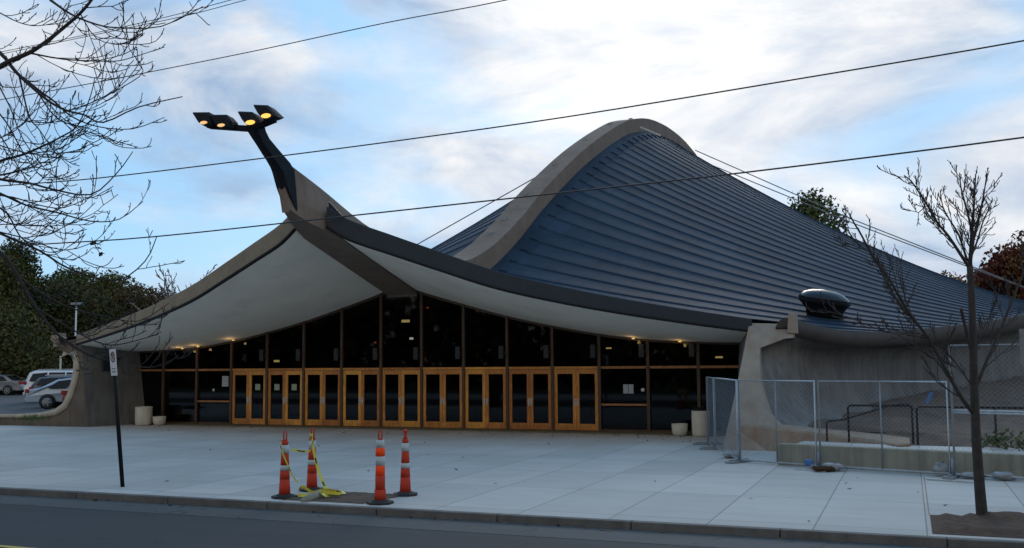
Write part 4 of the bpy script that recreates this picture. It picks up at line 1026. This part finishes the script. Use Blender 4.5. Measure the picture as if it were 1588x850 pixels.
tag(tp.build('caution_tape', [M['tape'],M['tape_black']], None, loc=(7.9,-18.2,.2)), 'long yellow tape trailing from the rear left cone into a heap on the soil', 'tape', GT)

# ------------------------------------------------------------------ sign on black pole
s0 = Vector((3.08,-18.35,0)); s1 = at(175,546,1,-18.55); 
sg = thing('street_sign', 'leaning black pole with white no-parking sign near the kerb', 'sign', s0)
b = MB(); b.tube([s0-Vector((0,0,.05)), s1], .043, 8); b.build('post', M['black_metal'], sg)
c0 = at(176,562,1,-18.62); ax = (s1-s0).normalized(); rt = Vector((.93,-.36,0)).normalized(); rt = (rt-ax*rt.dot(ax)).normalized(); nr = rt.cross(ax).normalized()
if nr.y > 0: nr = -nr
def lp(a, z, o=0): return c0+rt*a+ax*z+nr*o
b = MB(); b.prism([lp(-.15,-.285),lp(.15,-.285),lp(.15,.285),lp(-.15,.285)], nr*.006); pl_ = b.build('plate', M['white'], sg, bevel=.01)
b = MB(); rows=[]
for k in range(25):
    a = 2*math.pi*k/24; rows.append([lp(math.cos(a)*.075,.115+math.sin(a)*.085,.009),lp(math.cos(a)*.105,.115+math.sin(a)*.118,.009)])
b.grid(rows); b.prism([lp(-.075,.17,.008),(lp(-.055,.19,.008)),lp(.078,.06,.008),lp(.058,.04,.008)], nr*.003); b.build('prohibition_ring', M['sign_red'], pl_)
b = MB()
for (a0,a1,z0,z1) in ((-.04,-.012,.05,.185),(-.012,.035,.165,.185),(-.012,.035,.11,.128),(.022,.042,.115,.18)):
    b.prism([lp(a0,z0,.0075),lp(a1,z0,.0075),lp(a1,z1,.0075),lp(a0,z1,.0075)], nr*.001)
b.build('letter', M['sign_black'], pl_)
b = MB()
for (z, h, segs) in ((-.135,.022,((-.085,-.02),(-.008,.05),(.06,.085))),(-.2,.03,((-.08,.01),(.022,.08)))):
    for a0, a1 in segs: b.prism([lp(a0,z-h/2,.0075),lp(a1,z-h/2,.0075),lp(a1,z+h/2,.0075),lp(a0,z+h/2,.0075)], nr*.001)
b.build('lettering', M['sign_grey'], pl_)

# ------------------------------------------------------------------ urns and bins
def urn(loc, r_, h, label, cat, lid=False, bowl=False):
    root = thing('stone_bin' if not bowl else 'planter_bowl', label, cat, loc); b = MB()
    if bowl: prof = [(r_*.62,0),(r_*.82,.05),(r_*.95,h*.4),(r_,h),(r_*.9,h),(r_*.86,h*.72),(0.001,h*.7)]
    else: prof = [(r_*.86,0),(r_*.95,.06),(r_,.2),(r_*1.0,h*.97),(r_*.97,h),(r_*.86,h),(r_*.84,h-.1),(0.001,h-.12)]
    b.lathe(prof, loc, 28); b.build('bowl' if bowl else 'drum', M['urn'], root)
    if bowl: b = MB(); b.lathe([(r_*.85,h*.73),(r_*.4,h*.78),(.001,h*.8)], loc, 20); b.build('soil', M['soil'], root)
    if lid: b = MB(); b.lathe([(r_*.9,h),(r_*.88,h+.05),(r_*.6,h+.11),(.001,h+.12)], loc, 24); b.build('lid', M['black_metal'], root)
    return root
urn((-12.15,-.95,.0), .36, .80, 'tall pale stone drum by the left end of the glass wall', 'bin')
urn((-11.38,-.85,.0), .28, .38, 'short pale planter bowl beside the tall drum at the left', 'planter', bowl=True)
urn((11.38,-1.0,.0), .28, .42, 'short pale planter bowl beside the lidded bin at the right', 'planter', bowl=True)
urn((12.12,-1.0,.0), .31, .88, 'tall pale bin with black lid beside the chain-link fence', 'bin', lid=True)

# ------------------------------------------------------------------ parked cars
def car(loc, yaw, kind, paint, label):
    root = thing('parked_car', label, 'car', loc, 'cars in the parking lot'); root.rotation_euler.z = yaw
    pm = mat('car_paint', paint, .28, .05, 3, spec=.6, metallic=.25)
    if kind == 'sedan':
        prof = [(-2.35,.32),(-2.38,.62),(-2.30,.93),(-1.75,1.0),(-1.05,1.38),(-.55,1.45),(.25,1.43),(1.05,1.0),(2.0,.88),(2.35,.68),(2.38,.35)]; belt=.96
        wins = [[(-1.45,.99),(-.98,1.32),(-.42,1.38),(-.42,.98)],[(-.36,.98),(-.36,1.38),(.2,1.36),(.78,.99)]]; rear=((-1.70,1.03),(-1.08,1.36))
    elif kind == 'wagon':
        prof = [(-2.35,.32),(-2.40,.62),(-2.34,.98),(-2.0,1.40),(-1.5,1.5),(.2,1.48),(1.0,1.05),(2.0,.9),(2.35,.68),(2.38,.35)]; belt=1.0
        wins = [[(-2.05,1.05),(-1.85,1.38),(-1.0,1.42),(-1.0,1.03)],[(-.94,1.03),(-.94,1.42),(-.1,1.42),(-.1,1.02)],[(-.04,1.02),(-.04,1.42),(.18,1.4),(.8,1.03)]]; rear=((-2.32,1.03),(-2.02,1.38))
    else:
        prof = [(-2.3,.45),(-2.38,.75),(-2.32,1.12),(-2.12,1.66),(-1.8,1.78),(.3,1.77),(1.0,1.2),(2.0,1.06),(2.32,.85),(2.34,.45)]; belt=1.12
        wins = [[(-2.08,1.18),(-1.92,1.6),(-1.15,1.66),(-1.15,1.17)],[(-1.06,1.17),(-1.06,1.66),(-.2,1.66),(-.2,1.16)],[(-.12,1.16),(-.12,1.66),(.22,1.65),(.82,1.18)]]; rear=((-2.28,1.17),(-2.13,1.62))
    W_ = .88; hw = lambda z: W_ if z < belt else W_-(z-belt)*.42
    hw2 = lambda x, z: (hw(z)-.06*(abs(x)>2.2)-.03*(z<.4))
    b = MB(); n = len(prof)
    Lr = [(x,-hw2(x,z),z) for x,z in prof]; Rr = [(x,hw2(x,z),z) for x,z in prof]
    b.add(Lr+Rr, [tuple(range(n)), tuple(range(2*n-1,n-1,-1))]+[(i,(i+1)%n+0,(i+1)%n+n,i+n)[::-1] for i in range(n)])
    b.build('body', pm, root, bevel=.05, loc=(0,0,0)).location = (0,0,0)
    for wn in wins:
        for sg_ in (1,-1):
            b = MB(); p = [(x, sg_*(hw(z)+.008), z) for x,z in wn]; b.prism(p, (0,sg_*.004,0)); o = b.build('window', M['car_glass'], root, loc=(0,0,0)); o.location=(0,0,0)
    (x0,z0),(x1,z1) = rear; dx, dz = z0-z1, x1-x0; l_ = math.hypot(dx,dz); ox, oz = -abs(dx/l_)*.012, abs(dz/l_)*.012
    b = MB(); b.add([(x0+ox,-.68,z0+oz),(x0+ox,.68,z0+oz),(x1+ox,.56,z1+oz),(x1+ox,-.56,z1+oz)], [(0,3,2,1)]); o = b.build('rear_window', M['car_glass'], root, loc=(0,0,0)); o.location=(0,0,0)
    for wx in (-1.42, 1.42):
        for sg_ in (1,-1):
            b = MB(); b.lathe([(.36,-.01),(.36,.012)], (wx,sg_*(W_-.01),.36), 24, axis='y'); o = b.build('wheel_arch', M['rubber'], root, loc=(0,0,0)); o.location=(0,0,0)
            b = MB(); b.lathe([(.2,-.11),(.31,-.11),(.325,-.06),(.325,.06),(.31,.10),(.2,.10)], (wx,sg_*(W_-.06),.325), 24, axis='y'); wh = b.build('wheel', M['rubber'], root, loc=(0,0,0)); wh.location=(0,0,0)
            b = MB(); yy = sg_*(W_+.035); b.lathe([(.045,-.02),(.045,.02)], (wx,yy,.325), 10, axis='y'); b.lathe([(.21,-.02),(.21,.012),(.185,.012),(.185,-.02)], (wx,yy,.325), 24, axis='y')
            for k in range(5):
                a = 2*math.pi*k/5; b.beam((wx,yy,.325),(wx+.2*math.cos(a),yy,.325+.2*math.sin(a)), .03, .06, up=(0,1,0))
            o = b.build('rim', M['galv'], wh, loc=(0,0,0)); o.location=(0,0,0)
    zt = .78 if kind != 'suv' else 1.0
    for sg_ in (1,-1):
        b = MB(); b.box(-2.40,-2.22,sg_*.72-.14,sg_*.72+.14,zt,zt+.17); o = b.build('tail_light', M['tail'], root, bevel=.02, loc=(0,0,0)); o.location=(0,0,0)
    b = MB(); b.box(-2.42,-2.3,-.75,.75,.36,.56); o = b.build('bumper', pm, root, bevel=.03, loc=(0,0,0)); o.location=(0,0,0)
    if kind != 'sedan':
        b = MB()
        for sg_ in (1,-1): b.beam((-1.7,sg_*.52,prof[4][1]+.05),(.1,sg_*.52,prof[4][1]+.05),.05,.05)
        o = b.build('roof_rail', M['galv'], root, loc=(0,0,0)); o.location=(0,0,0)
    return root
M['car_glass'] = mat('car_glass', (.010,.012,.014), .15, .1, 3, spec=.25)
M['tail'] = mat('tail_light_red', (.32,.02,.015), .3, .1, 5)
def lotpos(x, dist):
    p = ground_at(x, dist); return (p[0], p[1], .57)
cy = math.atan2(CR[1], CR[0])         # picture-right direction
car(lotpos(131,52), cy+.22, 'sedan', (.40,.48,.56), 'silver sedan with alloy wheel seen through the curve of the left pier')
car(lotpos(128,57.5), cy+.20, 'wagon', (.10,.12,.15), 'dark grey estate car between the silver sedan and the white suv')
car(lotpos(112,63), cy+.18, 'suv', (.62,.66,.72), 'white suv with roof rails behind the other parked cars')
car(lotpos(-4,80), cy+math.pi-.12, 'sedan', (.32,.33,.35), 'grey sedan at the left edge facing away to the left')
car(lotpos(152,50.0), cy+math.pi/2+.12, 'sedan', (.16,.02,.03), 'dark red car almost hidden behind the left pier, red tail light showing')
# lot lamp post, bollard
lpst = thing('lamp_post', 'thin white lamp post standing in the parking lot above the left pier', 'lamp post', lotpos(116,68))
q = Vector(lotpos(116,68)); ztop = atd(116,472,float(np.dot(np.array(q)-CAM,CF))).z
b = MB(); b.tube([q, Vector((q.x,q.y,ztop))], [.055,.045], 8); b.build('pole', M['white'], lpst)
b = MB(); b.box(q.x-.35,q.x+.45,q.y-.15,q.y+.15,ztop-.02,ztop+.13); b.build('lamp_head', M['galv_dull'], lpst, bevel=.04)
q = Vector(lotpos(94,66)); b = MB(); b.tube([q, q+Vector((0,0,2.5))], .05, 8); b.lathe([(.065,2.5),(.065,2.6),(.001,2.63)], q, 10)
tag(b.build('marker_post', M['urn'], None, loc=q), 'short pale yellow post behind the parked cars', 'post')
# grass tuft by the lot edge
b = MB(); rnd = random.Random(2); c0 = Vector(ground_at(52,45)); 
for k in range(110):
    p = c0+Vector((rnd.uniform(-.5,.5),rnd.uniform(-.5,.5),.12)); b.add([p,p+Vector((.05,0,0)),p+Vector((rnd.uniform(-.08,.08),rnd.uniform(-.05,.05),rnd.uniform(.1,.28)))], [(0,1,2)])
tag(b.build('grass', M['leaf_green'], None, loc=c0), 'patch of grass at the edge of the parking lot behind the left wall', 'grass', kind='stuff')
# ground cover by the right fence
sh = thing('shrub', 'low dark shrub in the bed behind the sapling trunk', 'shrub', (21.3,-8.6,.4))
crown_mesh([((21.2,-8.6,.62),(.8,.5,.28)),((22.1,-8.9,.7),(.8,.5,.32)),((20.6,-8.3,.55),(.5,.4,.2))], 600, .07, random.Random(4)).build('leaves', [M['leaf_dark'],M['leaf_green']], sh)
# fallen leaves and litter
b = MB(); rnd = random.Random(15)
for k in range(230):
    if k < 120: p = Vector((rnd.uniform(-12,14), -abs(rnd.gauss(0,1.6))-.7, .012))
    elif k < 165: p = Vector((rnd.uniform(-6,22), rnd.uniform(-18.5,-2), .012))
    else: p = Vector((rnd.uniform(0,22), -19.4-abs(rnd.gauss(0,.10)), -.115))
    a = rnd.uniform(0,6.28); s = rnd.uniform(.03,.07); e = Vector((math.cos(a),math.sin(a),rnd.uniform(0,.5)))*s; f_ = Vector((-math.sin(a),math.cos(a),rnd.uniform(0,.4)))*s*.6
    b.add([p-e,p+f_,p+e,p-f_], [(0,1,2,3)])
tag(b.build('fallen_leaves', M['leaf_dead']), 'dry fallen leaves scattered on the plaza and in the gutter', 'leaves', kind='stuff')
